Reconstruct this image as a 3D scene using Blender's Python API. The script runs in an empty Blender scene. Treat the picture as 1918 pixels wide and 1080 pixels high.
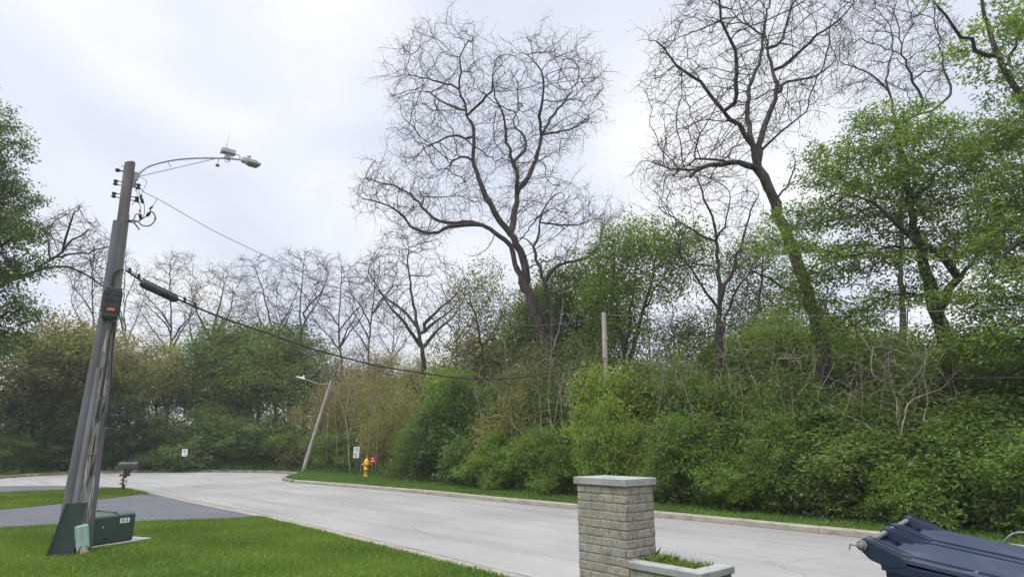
import bpy, bmesh, math, random
import numpy as np
from mathutils import Vector, Matrix
rng = np.random.default_rng(7)
random.seed(7)
scn = bpy.context.scene
COL = scn.collection
PI = math.pi

# ------------------------------------------------------------------ camera
F_PX, H = 1170.0, 1.8
PITCH = math.atan(290 / F_PX)
cp, sp = math.cos(PITCH), math.sin(PITCH)
cd = bpy.data.cameras.new('camera')
cam = bpy.data.objects.new('camera', cd); COL.objects.link(cam)
cd.sensor_width = 36; cd.lens = 36 * F_PX / 1918
cd.clip_end = 3000; cd.clip_start = 0.05
cam.location = (0, 0, H); cam.rotation_euler = (PI / 2 + PITCH, 0, 0)
scn.camera = cam

# measuring helpers: sight lines of the survey photo -> metres
def ray(px, py):
    u = (px - 959) / F_PX; v = (540 - py) / F_PX
    return np.array([u, cp - v * sp, sp + v * cp])
def gp(px, py, z=0.0):
    d = ray(px, py); t = (z - H) / d[2]
    return np.array([d[0] * t, d[1] * t, z])
def at(px, py, Y):
    d = ray(px, py); t = Y / d[1]
    return np.array([d[0] * t, Y, H + d[2] * t])
def on_plane(px, py, p0, dirv):
    """point on the upright plane through p0 along dirv"""
    n = np.array([dirv[1], -dirv[0], 0.0]); d = ray(px, py); c = np.array([0, 0, H])
    t = np.dot(n, np.array(p0) - c) / np.dot(n, d)
    return c + d * t
def proj(p):
    p = np.asarray(p, float); dz = p[..., 2] - H
    f = p[..., 1] * cp + dz * sp; u = -p[..., 1] * sp + dz * cp
    return 959 + F_PX * p[..., 0] / f, 540 - F_PX * u / f

RD = np.array([-0.656, 0.755, 0.0]); RD /= np.linalg.norm(RD)      # along the street, away
RN = np.array([RD[1], -RD[0], 0.0])                               # across the street, to the wood

# ------------------------------------------------------------------ materials
def new_mat(name):
    m = bpy.data.materials.new(name); m.use_nodes = True
    nt = m.node_tree; b = nt.nodes['Principled BSDF']
    return m, nt, b
def N(nt, t, **kw):
    n = nt.nodes.new(t)
    for k, v in kw.items():
        if k.startswith('i_'):
            key = k[2:]
            n.inputs[int(key) if key.isdigit() else key.replace('_', ' ')].default_value = v
        else: setattr(n, k, v)
    return n
def L(nt, a, b): nt.links.new(a, b)
def ramp(nt, stops):
    r = N(nt, 'ShaderNodeValToRGB'); e = r.color_ramp.elements
    while len(e) < len(stops): e.new(0.5)
    for k, (p, c) in zip(e, stops): k.position = p; k.color = (*c, 1)
    return r
def coords(nt, scale=(1, 1, 1), rot=(0, 0, 0)):
    tc = N(nt, 'ShaderNodeTexCoord'); mp = N(nt, 'ShaderNodeMapping')
    mp.inputs['Scale'].default_value = scale; mp.inputs['Rotation'].default_value = rot
    L(nt, tc.outputs['Object'], mp.inputs['Vector']); return mp.outputs['Vector']
def noise(nt, vec, scale, detail=4, rough=0.55):
    n = N(nt, 'ShaderNodeTexNoise'); n.inputs['Scale'].default_value = scale
    n.inputs['Detail'].default_value = detail; n.inputs['Roughness'].default_value = rough
    L(nt, vec, n.inputs['Vector']); return n.outputs['Fac']
def mixc(nt, fac, a, b, mode='MIX'):
    m = N(nt, 'ShaderNodeMix', data_type='RGBA', blend_type=mode)
    for s, v in ((0, fac), (6, a), (7, b)):
        if isinstance(v, (int, float)): m.inputs[s].default_value = v
        elif isinstance(v, tuple): m.inputs[s].default_value = (*v, 1)
        else: L(nt, v, m.inputs[s])
    return m.outputs[2]
def bump(nt, b, h, strength, dist):
    bp = N(nt, 'ShaderNodeBump'); bp.inputs['Strength'].default_value = strength
    bp.inputs['Distance'].default_value = dist
    L(nt, h, bp.inputs['Height']); L(nt, bp.outputs['Normal'], b.inputs['Normal'])
def mottled(name, stops, scale=6, stretch=(1, 1, 1), rough=0.8, bs=0.3, bd=0.01, metal=0, detail=6, spec=0.3):
    m, nt, b = new_mat(name); v = coords(nt, stretch)
    f = noise(nt, v, scale, detail); r = ramp(nt, stops); L(nt, f, r.inputs[0])
    L(nt, r.outputs[0], b.inputs['Base Color']); b.inputs['Roughness'].default_value = rough
    b.inputs['Metallic'].default_value = metal; b.inputs['Specular IOR Level'].default_value = spec
    if bs: bump(nt, b, f, bs, bd)
    return m

def leaf_material(name, transl=0.48, yellow=0.5):
    m, nt, b = new_mat(name)
    oi = N(nt, 'ShaderNodeObjectInfo'); at_ = N(nt, 'ShaderNodeAttribute', attribute_name='vary')
    hs = N(nt, 'ShaderNodeHueSaturation')
    mr = N(nt, 'ShaderNodeMapRange', i_From_Min=0, i_From_Max=1, i_To_Min=0.486, i_To_Max=0.52)
    L(nt, at_.outputs['Fac'], mr.inputs['Value']); L(nt, mr.outputs[0], hs.inputs['Hue'])
    mv = N(nt, 'ShaderNodeMapRange', i_From_Min=0, i_From_Max=1, i_To_Min=1.35, i_To_Max=0.65)
    L(nt, at_.outputs['Fac'], mv.inputs['Value']); L(nt, mv.outputs[0], hs.inputs['Value'])
    L(nt, oi.outputs['Color'], hs.inputs['Color'])
    c = hs.outputs['Color']
    L(nt, c, b.inputs['Base Color']); b.inputs['Roughness'].default_value = 0.45
    b.inputs['Specular IOR Level'].default_value = 0.35
    tr = N(nt, 'ShaderNodeBsdfTranslucent')
    L(nt, mixc(nt, 1.0, c, (1.5, 1.35, 0.55), 'MULTIPLY'), tr.inputs['Color'])
    ms = N(nt, 'ShaderNodeMixShader', i_Fac=transl)
    L(nt, b.outputs[0], ms.inputs[1]); L(nt, tr.outputs[0], ms.inputs[2])
    L(nt, ms.outputs[0], nt.nodes['Material Output'].inputs['Surface'])
    return m
M = {}
M['leaf'] = leaf_material('leaf')
M['grass'] = leaf_material('grass_blade', 0.3)
M['bark'] = mottled('bark', [(0.3, (0.022, 0.018, 0.015)), (0.52, (0.055, 0.046, 0.039)), (0.75, (0.105, 0.092, 0.08))], 9, (1, 1, 0.22), 0.9, 0.8, 0.03)
M['twig'] = mottled('twig', [(0.3, (0.022, 0.018, 0.016)), (0.7, (0.045, 0.038, 0.033))], 5, bs=0)
M['pale_bark'] = mottled('pale_bark', [(0.3, (0.14, 0.115, 0.075)), (0.7, (0.30, 0.265, 0.195))], 5, (1, 1, 0.3), bs=0)
M['stem'] = mottled('stem', [(0.3, (0.06, 0.05, 0.035)), (0.7, (0.14, 0.12, 0.085))], 6, bs=0)

# ------------------------------------------------------------------ object helpers
def add_obj(name, me, mat=None, parent=None):
    o = bpy.data.objects.new(name, me); COL.objects.link(o)
    if mat is not None and not me.materials:
        for m in (mat if isinstance(mat, (list, tuple)) else [mat]): me.materials.append(m)
    if parent is not None: o.parent = parent
    return o
def tag(o, label=None, cat=None, group=None, kind=None):
    if label: o['label'] = label
    if cat: o['category'] = cat
    if group: o['group'] = group
    if kind: o['kind'] = kind
    return o
def empty(name, loc, rz=0.0):
    o = bpy.data.objects.new(name, None); COL.objects.link(o)
    o.location = Vector([float(c) for c in loc]); o.rotation_euler.z = rz; o.empty_display_size = 0.3
    return o
def copy_tree(root):
    r = root.copy(); COL.objects.link(r)
    for ch in root.children:
        c = ch.copy(); COL.objects.link(c); c.parent = r
    return r

class MB:
    """collects shapes into one mesh"""
    def __init__(s): s.v = []; s.f = []; s.m = []; s.smooth = []
    def add(s, verts, faces, mat=0, smooth=False):
        o = len(s.v); s.v += [tuple(map(float, p)) for p in verts]
        for f in faces: s.f.append([i + o for i in f]); s.m.append(mat); s.smooth.append(smooth)
    def box(s, c, size, axes=None, mat=0, bev=0.0):
        """box with chamfered edges; axes: three unit vectors"""
        ax = axes if axes is not None else ((1, 0, 0), (0, 1, 0), (0, 0, 1))
        ax = [np.array(a, float) for a in ax]; c = np.array(c, float); h = [d / 2 for d in size]
        if bev <= 0:
            vs = [c + ax[0] * h[0] * i + ax[1] * h[1] * j + ax[2] * h[2] * k for i in (-1, 1) for j in (-1, 1) for k in (-1, 1)]
            s.add(vs, [(0, 1, 3, 2), (4, 6, 7, 5), (0, 4, 5, 1), (2, 3, 7, 6), (0, 2, 6, 4), (1, 5, 7, 3)], mat); return
        vs = []; idx = {}
        for i in (-1, 1):
            for j in (-1, 1):
                for k in (-1, 1):
                    for a in range(3):
                        e = [i * (h[0] - bev), j * (h[1] - bev), k * (h[2] - bev)]
                        e[a] = (i, j, k)[a] * h[a]
                        idx[(i, j, k, a)] = len(vs); vs.append(c + ax[0] * e[0] + ax[1] * e[1] + ax[2] * e[2])
        fs = []
        def ring(a, sgn):
            b, d = (a + 1) % 3, (a + 2) % 3; out = []
            for (p, q) in ((-1, -1), (1, -1), (1, 1), (-1, 1)):
                t = [0, 0, 0]; t[a] = sgn; t[b] = p; t[d] = q; out.append(idx[(*t, a)])
            return out if sgn > 0 else out[::-1]
        for a in range(3):
            for sg in (-1, 1): fs.append(ring(a, sg))
        for a in range(3):
            b, d = (a + 1) % 3, (a + 2) % 3
            for p in (-1, 1):
                for q in (-1, 1):
                    t0 = [0, 0, 0]; t1 = [0, 0, 0]; t0[a] = -1; t1[a] = 1; t0[b] = t1[b] = p; t0[d] = t1[d] = q
                    f = [idx[(*t0, b)], idx[(*t1, b)], idx[(*t1, d)], idx[(*t0, d)]]
                    fs.append(f if p * q < 0 else f[::-1])
        for i in (-1, 1):
            for j in (-1, 1):
                for k in (-1, 1):
                    f = [idx[(i, j, k, a)] for a in range(3)]; fs.append(f if i * j * k > 0 else f[::-1])
        s.add(vs, fs, mat)
    def tube(s, pts, r, n=8, mat=0, caps=True):
        pts = np.array([np.array(p, float) for p in pts]); m = len(pts)
        rs = np.full(m, r) if np.isscalar(r) else np.array(r, float)
        t = np.gradient(pts, axis=0); t /= np.linalg.norm(t, axis=1)[:, None] + 1e-9
        ref = np.eye(3)[np.argmin(np.abs(t).max(0) if m > 1 else np.abs(t[0]))]
        a = np.cross(t, ref); a /= np.linalg.norm(a, axis=1)[:, None] + 1e-9; b = np.cross(t, a)
        ang = np.linspace(0, 2 * PI, n, endpoint=False)
        ring = pts[:, None] + rs[:, None, None] * (np.cos(ang)[None, :, None] * a[:, None] + np.sin(ang)[None, :, None] * b[:, None])
        fs = [(i * n + j, i * n + (j + 1) % n, (i + 1) * n + (j + 1) % n, (i + 1) * n + j) for i in range(m - 1) for j in range(n)]
        s.add(ring.reshape(-1, 3), fs, mat, True)
        if caps:
            s.add(ring[0], [tuple(range(n))[::-1]], mat); s.add(ring[-1], [tuple(range(n))], mat)
    def lathe(s, c, prof, n=16, mat=0, axis=None):
        c = np.array(c, float)
        if axis is None: A, B, C = np.eye(3)
        else:
            C = np.array(axis, float); C /= np.linalg.norm(C)
            A = np.cross(C, (0, 0, 1) if abs(C[2]) < .9 else (1, 0, 0)); A /= np.linalg.norm(A); B = np.cross(C, A)
        ang = np.linspace(0, 2 * PI, n, endpoint=False); vs = []
        for r, z in prof: vs += [c + r * (math.cos(q) * A + math.sin(q) * B) + z * C for q in ang]
        fs = [(i * n + j, i * n + (j + 1) % n, (i + 1) * n + (j + 1) % n, (i + 1) * n + j) for i in range(len(prof) - 1) for j in range(n)]
        s.add(vs, fs, mat, True)
        k = (len(prof) - 1) * n
        s.add(vs[k:], [tuple(range(n))], mat); s.add(vs[:n], [tuple(range(n))[::-1]], mat)
    def prism(s, poly, vec, mat=0):
        poly = [np.array(p, float) for p in poly]; vec = np.array(vec, float); n = len(poly)
        s.add(poly + [p + vec for p in poly], [tuple(range(n))[::-1], tuple(range(n, 2 * n))] + [(i, (i + 1) % n, n + (i + 1) % n, n + i) for i in range(n)], mat)
    def build(s, name, mat, parent=None, origin=None, vary=None):
        me = bpy.data.meshes.new(name); v = np.array(s.v)
        if origin is not None: v = v - np.array(origin, float)
        me.from_pydata(v.tolist(), [], s.f)
        me.polygons.foreach_set('material_index', s.m); me.polygons.foreach_set('use_smooth', s.smooth)
        if vary is not None:
            me.attributes.new('vary', 'FLOAT', 'FACE').data.foreach_set('value', vary)
        me.update()
        bm = bmesh.new(); bm.from_mesh(me); bmesh.ops.recalc_face_normals(bm, faces=bm.faces); bm.to_mesh(me); bm.free()
        return add_obj(name, me, mat, parent)

def np_mesh(name, V, Fq, mats, mi=None, smooth=None, vary=None):
    """quick mesh of quads (numpy)"""
    me = bpy.data.meshes.new(name); nv, nf = len(V), len(Fq); k = Fq.shape[1]
    me.vertices.add(nv); me.vertices.foreach_set('co', np.ascontiguousarray(V, np.float32).ravel())
    me.loops.add(nf * k); me.loops.foreach_set('vertex_index', np.ascontiguousarray(Fq, np.int32).ravel())
    me.polygons.add(nf); me.polygons.foreach_set('loop_start', np.arange(0, nf * k, k, dtype=np.int32))
    me.polygons.foreach_set('loop_total', np.full(nf, k, np.int32))
    for m in mats: me.materials.append(m)
    if mi is not None: me.polygons.foreach_set('material_index', np.ascontiguousarray(mi, np.int32))
    if smooth is not None: me.polygons.foreach_set('use_smooth', np.ascontiguousarray(smooth, bool))
    if vary is not None:
        a = me.attributes.new('vary', 'FLOAT', 'FACE'); a.data.foreach_set('value', np.ascontiguousarray(vary, np.float32))
    me.update(calc_edges=True); me.validate()
    return me

# ------------------------------------------------------------------ plant growing
def unit(a): return a / (np.linalg.norm(a, axis=-1, keepdims=True) + 1e-9)

def smooth_path(pts, step):
    p = np.array(pts, float)
    if len(p) == 1: return p
    q = np.vstack([2 * p[0] - p[1], p, 2 * p[-1] - p[-2]]); out = []
    for i in range(1, len(q) - 2):
        n = max(1, int(round(np.linalg.norm(q[i + 1] - q[i]) / step)))
        for t in np.arange(n) / n:
            a, b, c, d = q[i - 1], q[i], q[i + 1], q[i + 2]
            out.append(0.5 * (2 * b + (c - a) * t + (2 * a - 5 * b + 4 * c - d) * t * t + (3 * b - a - 3 * c + d) * t ** 3))
    out.append(p[-1]); return np.array(out)

class Plant:
    def __init__(s): s.P = np.zeros((0, 3)); s.par = np.zeros(0, int); s.R = np.zeros(0)
    def limb(s, pts, r0, r1, step=0.35, wob=0.03):
        q = smooth_path(pts, step)
        q[1:-1] += rng.normal(0, wob, q[1:-1].shape)
        r = r0 + (r1 - r0) * np.linspace(0, 1, len(q)) ** 0.8
        if len(s.P):
            k = int(np.argmin(np.linalg.norm(s.P - q[0], axis=1))); q, r = q[1:], r[1:]
        else: k = -1
        n0 = len(s.P); par = np.arange(n0 - 1, n0 + len(q) - 1); par[0] = k
        s.P = np.vstack([s.P, q]); s.par = np.r_[s.par, par]; s.R = np.r_[s.R, r]
        return n0
    def grow(s, A, D, di=1e9, dk=None, it=120, jit=0.25, up=0.0, start=0, maxn=12000, inert=0.0):
        dk = dk or 1.6 * D; A = A.copy()
        P = s.P; par = s.par; nc = np.zeros(len(P), int)
        d = np.full(len(A), 1e9); near = np.zeros(len(A), int)
        for k in range(start, len(P), 200):
            dd = np.linalg.norm(A[:, None] - P[None, k:k + 200], axis=2); j = dd.argmin(1); m = dd[np.arange(len(A)), j]
            b = m < d; d[b] = m[b]; near[b] = j[b] + k
        for _ in range(it):
            act = d < di
            if not act.any() or len(P) > maxn: break
            acc = np.zeros((len(P), 3)); np.add.at(acc, near[act], unit(A[act] - P[near[act]]))
            idx = np.unique(near[act]); idx = idx[nc[idx] < 5]
            if not len(idx): break
            dirs = unit(unit(acc[idx]) + rng.normal(0, jit, (len(idx), 3)) + np.array([0, 0, up]) + inert * unit(P[idx] - P[np.maximum(par[idx], 0)]))
            new = P[idx] + D * dirs; nc[idx] += 1
            n0 = len(P); P = np.vstack([P, new]); par = np.r_[par, idx]; nc = np.r_[nc, np.zeros(len(idx), int)]
            dd = np.linalg.norm(A[:, None] - new[None], axis=2); j = dd.argmin(1); m = dd[np.arange(len(A)), j]
            b = m < d; d[b] = m[b]; near[b] = j[b] + n0
            keep = d > dk; A, d, near = A[keep], d[keep], near[keep]
            if not len(A): break
        s.R = np.r_[s.R, np.zeros(len(P) - len(s.R))]; s.P = P; s.par = par
    def radii(s, tip, ex=2.35, cap=9.0):
        n = len(s.P); acc = np.zeros(n); r = np.zeros(n)
        for i in range(n - 1, -1, -1):
            ri = acc[i] ** (1 / ex) if acc[i] > 0 else tip
            r[i] = max(s.R[i], min(ri, .5 * s.R[i])) if s.R[i] > 0 else min(ri, cap)
            if s.par[i] >= 0: acc[s.par[i]] += min(ri, cap) ** ex
        for i in range(n):                      # never thicker than what carries it
            p = s.par[i]
            if p >= 0: r[i] = min(r[i], r[p])
        s.r = r
    def meshes(s, cut):
        """tubes: -> (V,F) of thick wood, (V,F) of thin wood"""
        n = len(s.P); kids = [[] for _ in range(n)]
        for i, p in enumerate(s.par):
            if p >= 0: kids[p].append(i)
        best = [max(k, key=lambda j: s.r[j]) if k else -1 for k in kids]
        out = ([], []); heads = [i for i in range(n) if s.par[i] < 0 or best[s.par[i]] != i]
        stack = heads[:]
        while stack:
            h = stack.pop(); chain = ([s.par[h]] if s.par[h] >= 0 else []) + [h]
            rad = ([s.r[h]] if s.par[h] >= 0 else []) + [s.r[h]]
            thick = s.r[h] >= cut; j = h
            while best[j] >= 0:
                j = best[j]
                if thick and s.r[j] < cut: stack.append(j); break
                chain.append(j); rad.append(s.r[j])
            if len(chain) > 1: out[0 if thick else 1].append((s.P[chain], np.array(rad)))
        res = []
        for group in out:
            Vs, Fs, o = [], [], 0
            for pts, rr in group:
                m = len(pts); mx = rr.max(); k = 3 if mx < .03 else 5 if mx < .07 else 8 if mx < .16 else 12
                t = unit(np.gradient(pts, axis=0)); ref = np.eye(3)[np.argmin(np.abs(t.mean(0)))]
                a = unit(np.cross(t, ref)); b = np.cross(t, a); ang = np.arange(k) * 2 * PI / k
                w = rr[:, None, None]
                if k >= 8: w = w * (1 + 0.08 * rng.normal(size=(m, k, 1)))
                Vs.append((pts[:, None] + w * (np.cos(ang)[None, :, None] * a[:, None] + np.sin(ang)[None, :, None] * b[:, None])).reshape(-1, 3))
                i = np.arange(m - 1)[:, None] * k; j = np.arange(k)[None]; j2 = (j + 1) % k
                Fs.append(np.stack([i + j, i + j2, i + k + j2, i + k + j], -1).reshape(-1, 4) + o); o += m * k
            res.append((np.vstack(Vs), np.vstack(Fs)) if Vs else (np.zeros((0, 3)), np.zeros((0, 4), int)))
        return res

def leaf_quads(pos, axis, nrm, ln, wd):
    """folded diamond leaves"""
    axis = unit(axis); side = unit(np.cross(axis, nrm)); n2 = np.cross(side, axis)
    l = ln[:, None]; w = wd[:, None]
    v = np.stack([pos, pos + axis * l * .5 + side * w * .5 + n2 * w * .18, pos + axis * l - n2 * l * .12,
                  pos + axis * l * .5 - side * w * .5 + n2 * w * .18], 1).reshape(-1, 3)
    return v, np.arange(len(v)).reshape(-1, 4)

def twiglets(P, d, n_seg, ln, r):
    """batch of small zigzag twigs (3-sided); returns V,F,tips,dirs"""
    Vs, Fs, o = [], [], 0; cur = P.copy(); dv = unit(d)
    k = 3; ang = np.arange(k) * 2 * PI / k; rings = []
    pts = [cur]
    for q in range(n_seg):
        dv = unit(dv + rng.normal(0, .2, dv.shape)); cur = cur + dv * (ln * rng.uniform(.7, 1.3, len(P)) / n_seg)[:, None]; pts.append(cur)
    a = unit(np.cross(d, rng.normal(size=d.shape))); b = np.cross(unit(d), a)
    for q, p in enumerate(pts):
        rr = r * (1 - .55 * q / n_seg)
        rings.append(p[:, None] + rr * (np.cos(ang)[None, :, None] * a[:, None] + np.sin(ang)[None, :, None] * b[:, None]))
    V = np.stack(rings, 1); n = len(P); V = V.reshape(-1, 3); per = (n_seg + 1) * k
    base = np.arange(n)[:, None, None] * per; i = np.arange(n_seg)[None, :, None] * k; j = np.arange(k)[None, None]; j2 = (j + 1) % k
    F_ = np.stack([base + i + j, base + i + j2, base + i + k + j2, base + i + k + j], -1).reshape(-1, 4)
    return V, F_, pts, dv

def finish_plant(pl, root, base, tip, cut, bark='bark', thin='twig', color=(0.08, 0.12, 0.04), leaf=None, twig=None, bud=None, ex=2.35, names=('trunk', 'crown'), cap=9.0, thin_leaf_r=0.03):
    """builds trunk and crown meshes under the root Empty"""
    pl.radii(tip, ex, cap); base = np.array(base, float)
    (V0, F0), (V1, F1) = pl.meshes(cut)
    if len(V0):
        t = add_obj(names[0], np_mesh(names[0], V0 - base, F0, [M[bark]], smooth=np.ones(len(F0), bool)), None, root)
    Vs, Fs, mi, vy, sm = [V1], [F1], [np.zeros(len(F1), int)], [np.zeros(len(F1))], [np.ones(len(F1), bool)]
    o = len(V1)
    thinm = np.where((pl.r <= thin_leaf_r) & (pl.par >= 0))[0]
    dirs = unit(pl.P[thinm] - pl.P[pl.par[thinm]]); pos = pl.P[thinm]
    def push(V, F_, m, v, s=False):
        nonlocal o
        Vs.append(V); Fs.append(F_ + o); mi.append(np.full(len(F_), m)); vy.append(v); sm.append(np.full(len(F_), s)); o += len(V)
    tips, td = pos, dirs
    if twig:
        cnt, ln, r, seg = twig
        k = rng.permutation(np.repeat(np.arange(len(pos)), int(math.ceil(cnt))))[:int(len(pos) * cnt)]
        d = unit(dirs[k] * .6 + rng.normal(0, .6, (len(k), 3)) + np.array([0, 0, .15]))
        V, F_, tl, td = twiglets(pos[k], d, seg, ln, r); tips = tl[-1]; push(V, F_, 0, np.zeros(len(F_)), True)
    if bud:
        cnt, ln, spread = bud
        k = np.repeat(np.arange(len(tips)), cnt); a = td[k] + rng.normal(0, .8, (len(k), 3))
        V, F_ = leaf_quads(tips[k] + rng.normal(0, spread, (len(k), 3)), a, rng.normal(size=(len(k), 3)), ln * rng.uniform(.5, 1.3, len(k)), .45 * ln * rng.uniform(.6, 1.3, len(k)))
        push(V, F_, 1, rng.uniform(0, 1, len(F_)))
    if leaf:
        cnt, ln, spread, flat = leaf
        if not twig:                        # leaf-bearing twigs
            k = np.repeat(np.arange(len(pos)), 3); d = unit(dirs[k] * .7 + rng.normal(0, .7, (len(k), 3)) * [1, 1, 1 - .6 * flat])
            V, F_, tl, td = twiglets(pos[k], d, 2, spread * 2.6, tip * .6); push(V, F_, 0, np.zeros(len(F_)), True)
            tips = np.vstack([tl[1], tl[2]]); td = np.vstack([td, td])
        k = np.repeat(np.arange(len(tips)), cnt)
        jit = rng.normal(0, spread, (len(k), 3)); jit[:, 2] *= (1 - .5 * flat)
        a = td[k] * .7 + rng.normal(0, .75, (len(k), 3)); a[:, 2] = a[:, 2] * (1 - .7 * flat) - .25
        nr = np.array([0, 0, 1.]) * (0.4 + flat) + rng.normal(0, .55, (len(k), 3))
        clump = rng.uniform(0, 1, len(tips))[k]
        V, F_ = leaf_quads(tips[k] + jit, a, nr, ln * rng.uniform(.55, 1.25, len(k)), .55 * ln * rng.uniform(.7, 1.2, len(k)))
        push(V, F_, 1, np.clip(.6 * clump + .5 * rng.uniform(0, 1, len(k)) - .05, 0, 1))
    if not sum(map(len, Vs)): return None
    V = np.vstack(Vs) - base
    me = np_mesh(names[1], V, np.vstack(Fs), [M[thin], M['leaf']], np.concatenate(mi), np.concatenate(sm), np.concatenate(vy))
    c = add_obj(names[1], me, None, root); c.color = (*color, 1)
    return c

def in_poly(x, y, poly):
    c = np.zeros(len(x), bool); n = len(poly)
    for i in range(n):
        (x1, y1), (x2, y2) = poly[i], poly[(i + 1) % n]
        if y1 == y2: continue
        k = ((y1 > y) != (y2 > y)) & (x < (x2 - x1) * (y - y1) / (y2 - y1) + x1); c ^= k
    return c
def at_many(px, py, Y):
    u = (px - 959) / F_PX; v = (540 - py) / F_PX; dy = cp - v * sp; t = Y / dy
    return np.stack([u * t, Y + 0 * t, H + (sp + v * cp) * t], 1)
def attract_poly(poly, n, Y, sd, shell=0):
    p = np.array(poly, float); lo, hi = p.min(0), p.max(0); out = []
    while sum(map(len, out)) < n:
        x = rng.uniform(lo[0], hi[0], n); y = rng.uniform(lo[1], hi[1], n); k = in_poly(x, y, poly)
        out.append(np.stack([x[k], y[k]], 1))
    q = np.vstack(out)[:n]
    q = q + rng.normal(0, .042, q.shape) * math.sqrt((hi - lo).prod()) * (rng.uniform(0, 1, (n, 1)) < .5)
    return at_many(q[:, 0], q[:, 1], Y + np.clip(rng.normal(0, sd, n), -2.2 * sd, 2.2 * sd))
def attract_blobs(blobs, n, Y, layer=0.0, flat=1.0):
    b = np.array(blobs, float); w = b[:, 2] ** 2; k = rng.choice(len(b), n, p=w / w.sum())
    d = unit(rng.normal(size=(n, 3))) * (rng.uniform(0.02, 1, n) ** (1 / 2.4))[:, None]
    c = at_many(b[k, 0], b[k, 1], np.full(n, Y)); R = b[k, 2] / F_PX * Y
    q = c + d * R[:, None] * np.array([1, 1.25, flat])
    if layer:
        q[:, 2] = np.round(q[:, 2] / layer + .35 * np.sin(q[:, 0] * .9) + .3 * np.sin(q[:, 1] * 1.3)) * layer + rng.normal(0, .1, n)
    return q

def clumps(A, ncl, sd, flat=.4):
    """gathers growth points into separate sprays"""
    c = A[rng.choice(len(A), ncl, replace=ncl > len(A))]; k = rng.integers(0, ncl, len(A))
    sz = rng.uniform(.55, 1.35, ncl)[k][:, None]
    return c[k] + rng.normal(0, sd, A.shape) * sz * np.array([1, 1, flat])
def hero(name, label, cat, Y, limbs, attr, D, dk, tip, cut, group=None, start_frac=0, jit=.3, up=0.05, di=1e9, it=120, zbase=None, step=.35, inert=0.0, **kw):
    """limbs: list of (pixel polyline, r0, r1, y0, y1) around survey depth Y"""
    pl = Plant(); st = 0
    for k, (pp, r0, r1, y0, y1) in enumerate(limbs):
        pts = [at(p[0], p[1], Y + y0 + (y1 - y0) * i / max(1, len(pp) - 1)) for i, p in enumerate(pp)]
        if k == 0:
            b = pts[0].copy(); b[2] = 0.1 if zbase is None else zbase; pts[0] = b
        n0 = pl.limb(pts, r0, r1, step)
        if k == 0: st = int(len(pl.P) * start_frac)
    base = pl.P[0].copy()
    if attr is not None: pl.grow(attr, D, di, dk, it, jit, up, st, inert=inert)
    root = tag(empty(name, base), label, cat, group)
    finish_plant(pl, root, base, tip, cut, **kw)
    return root

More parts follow.
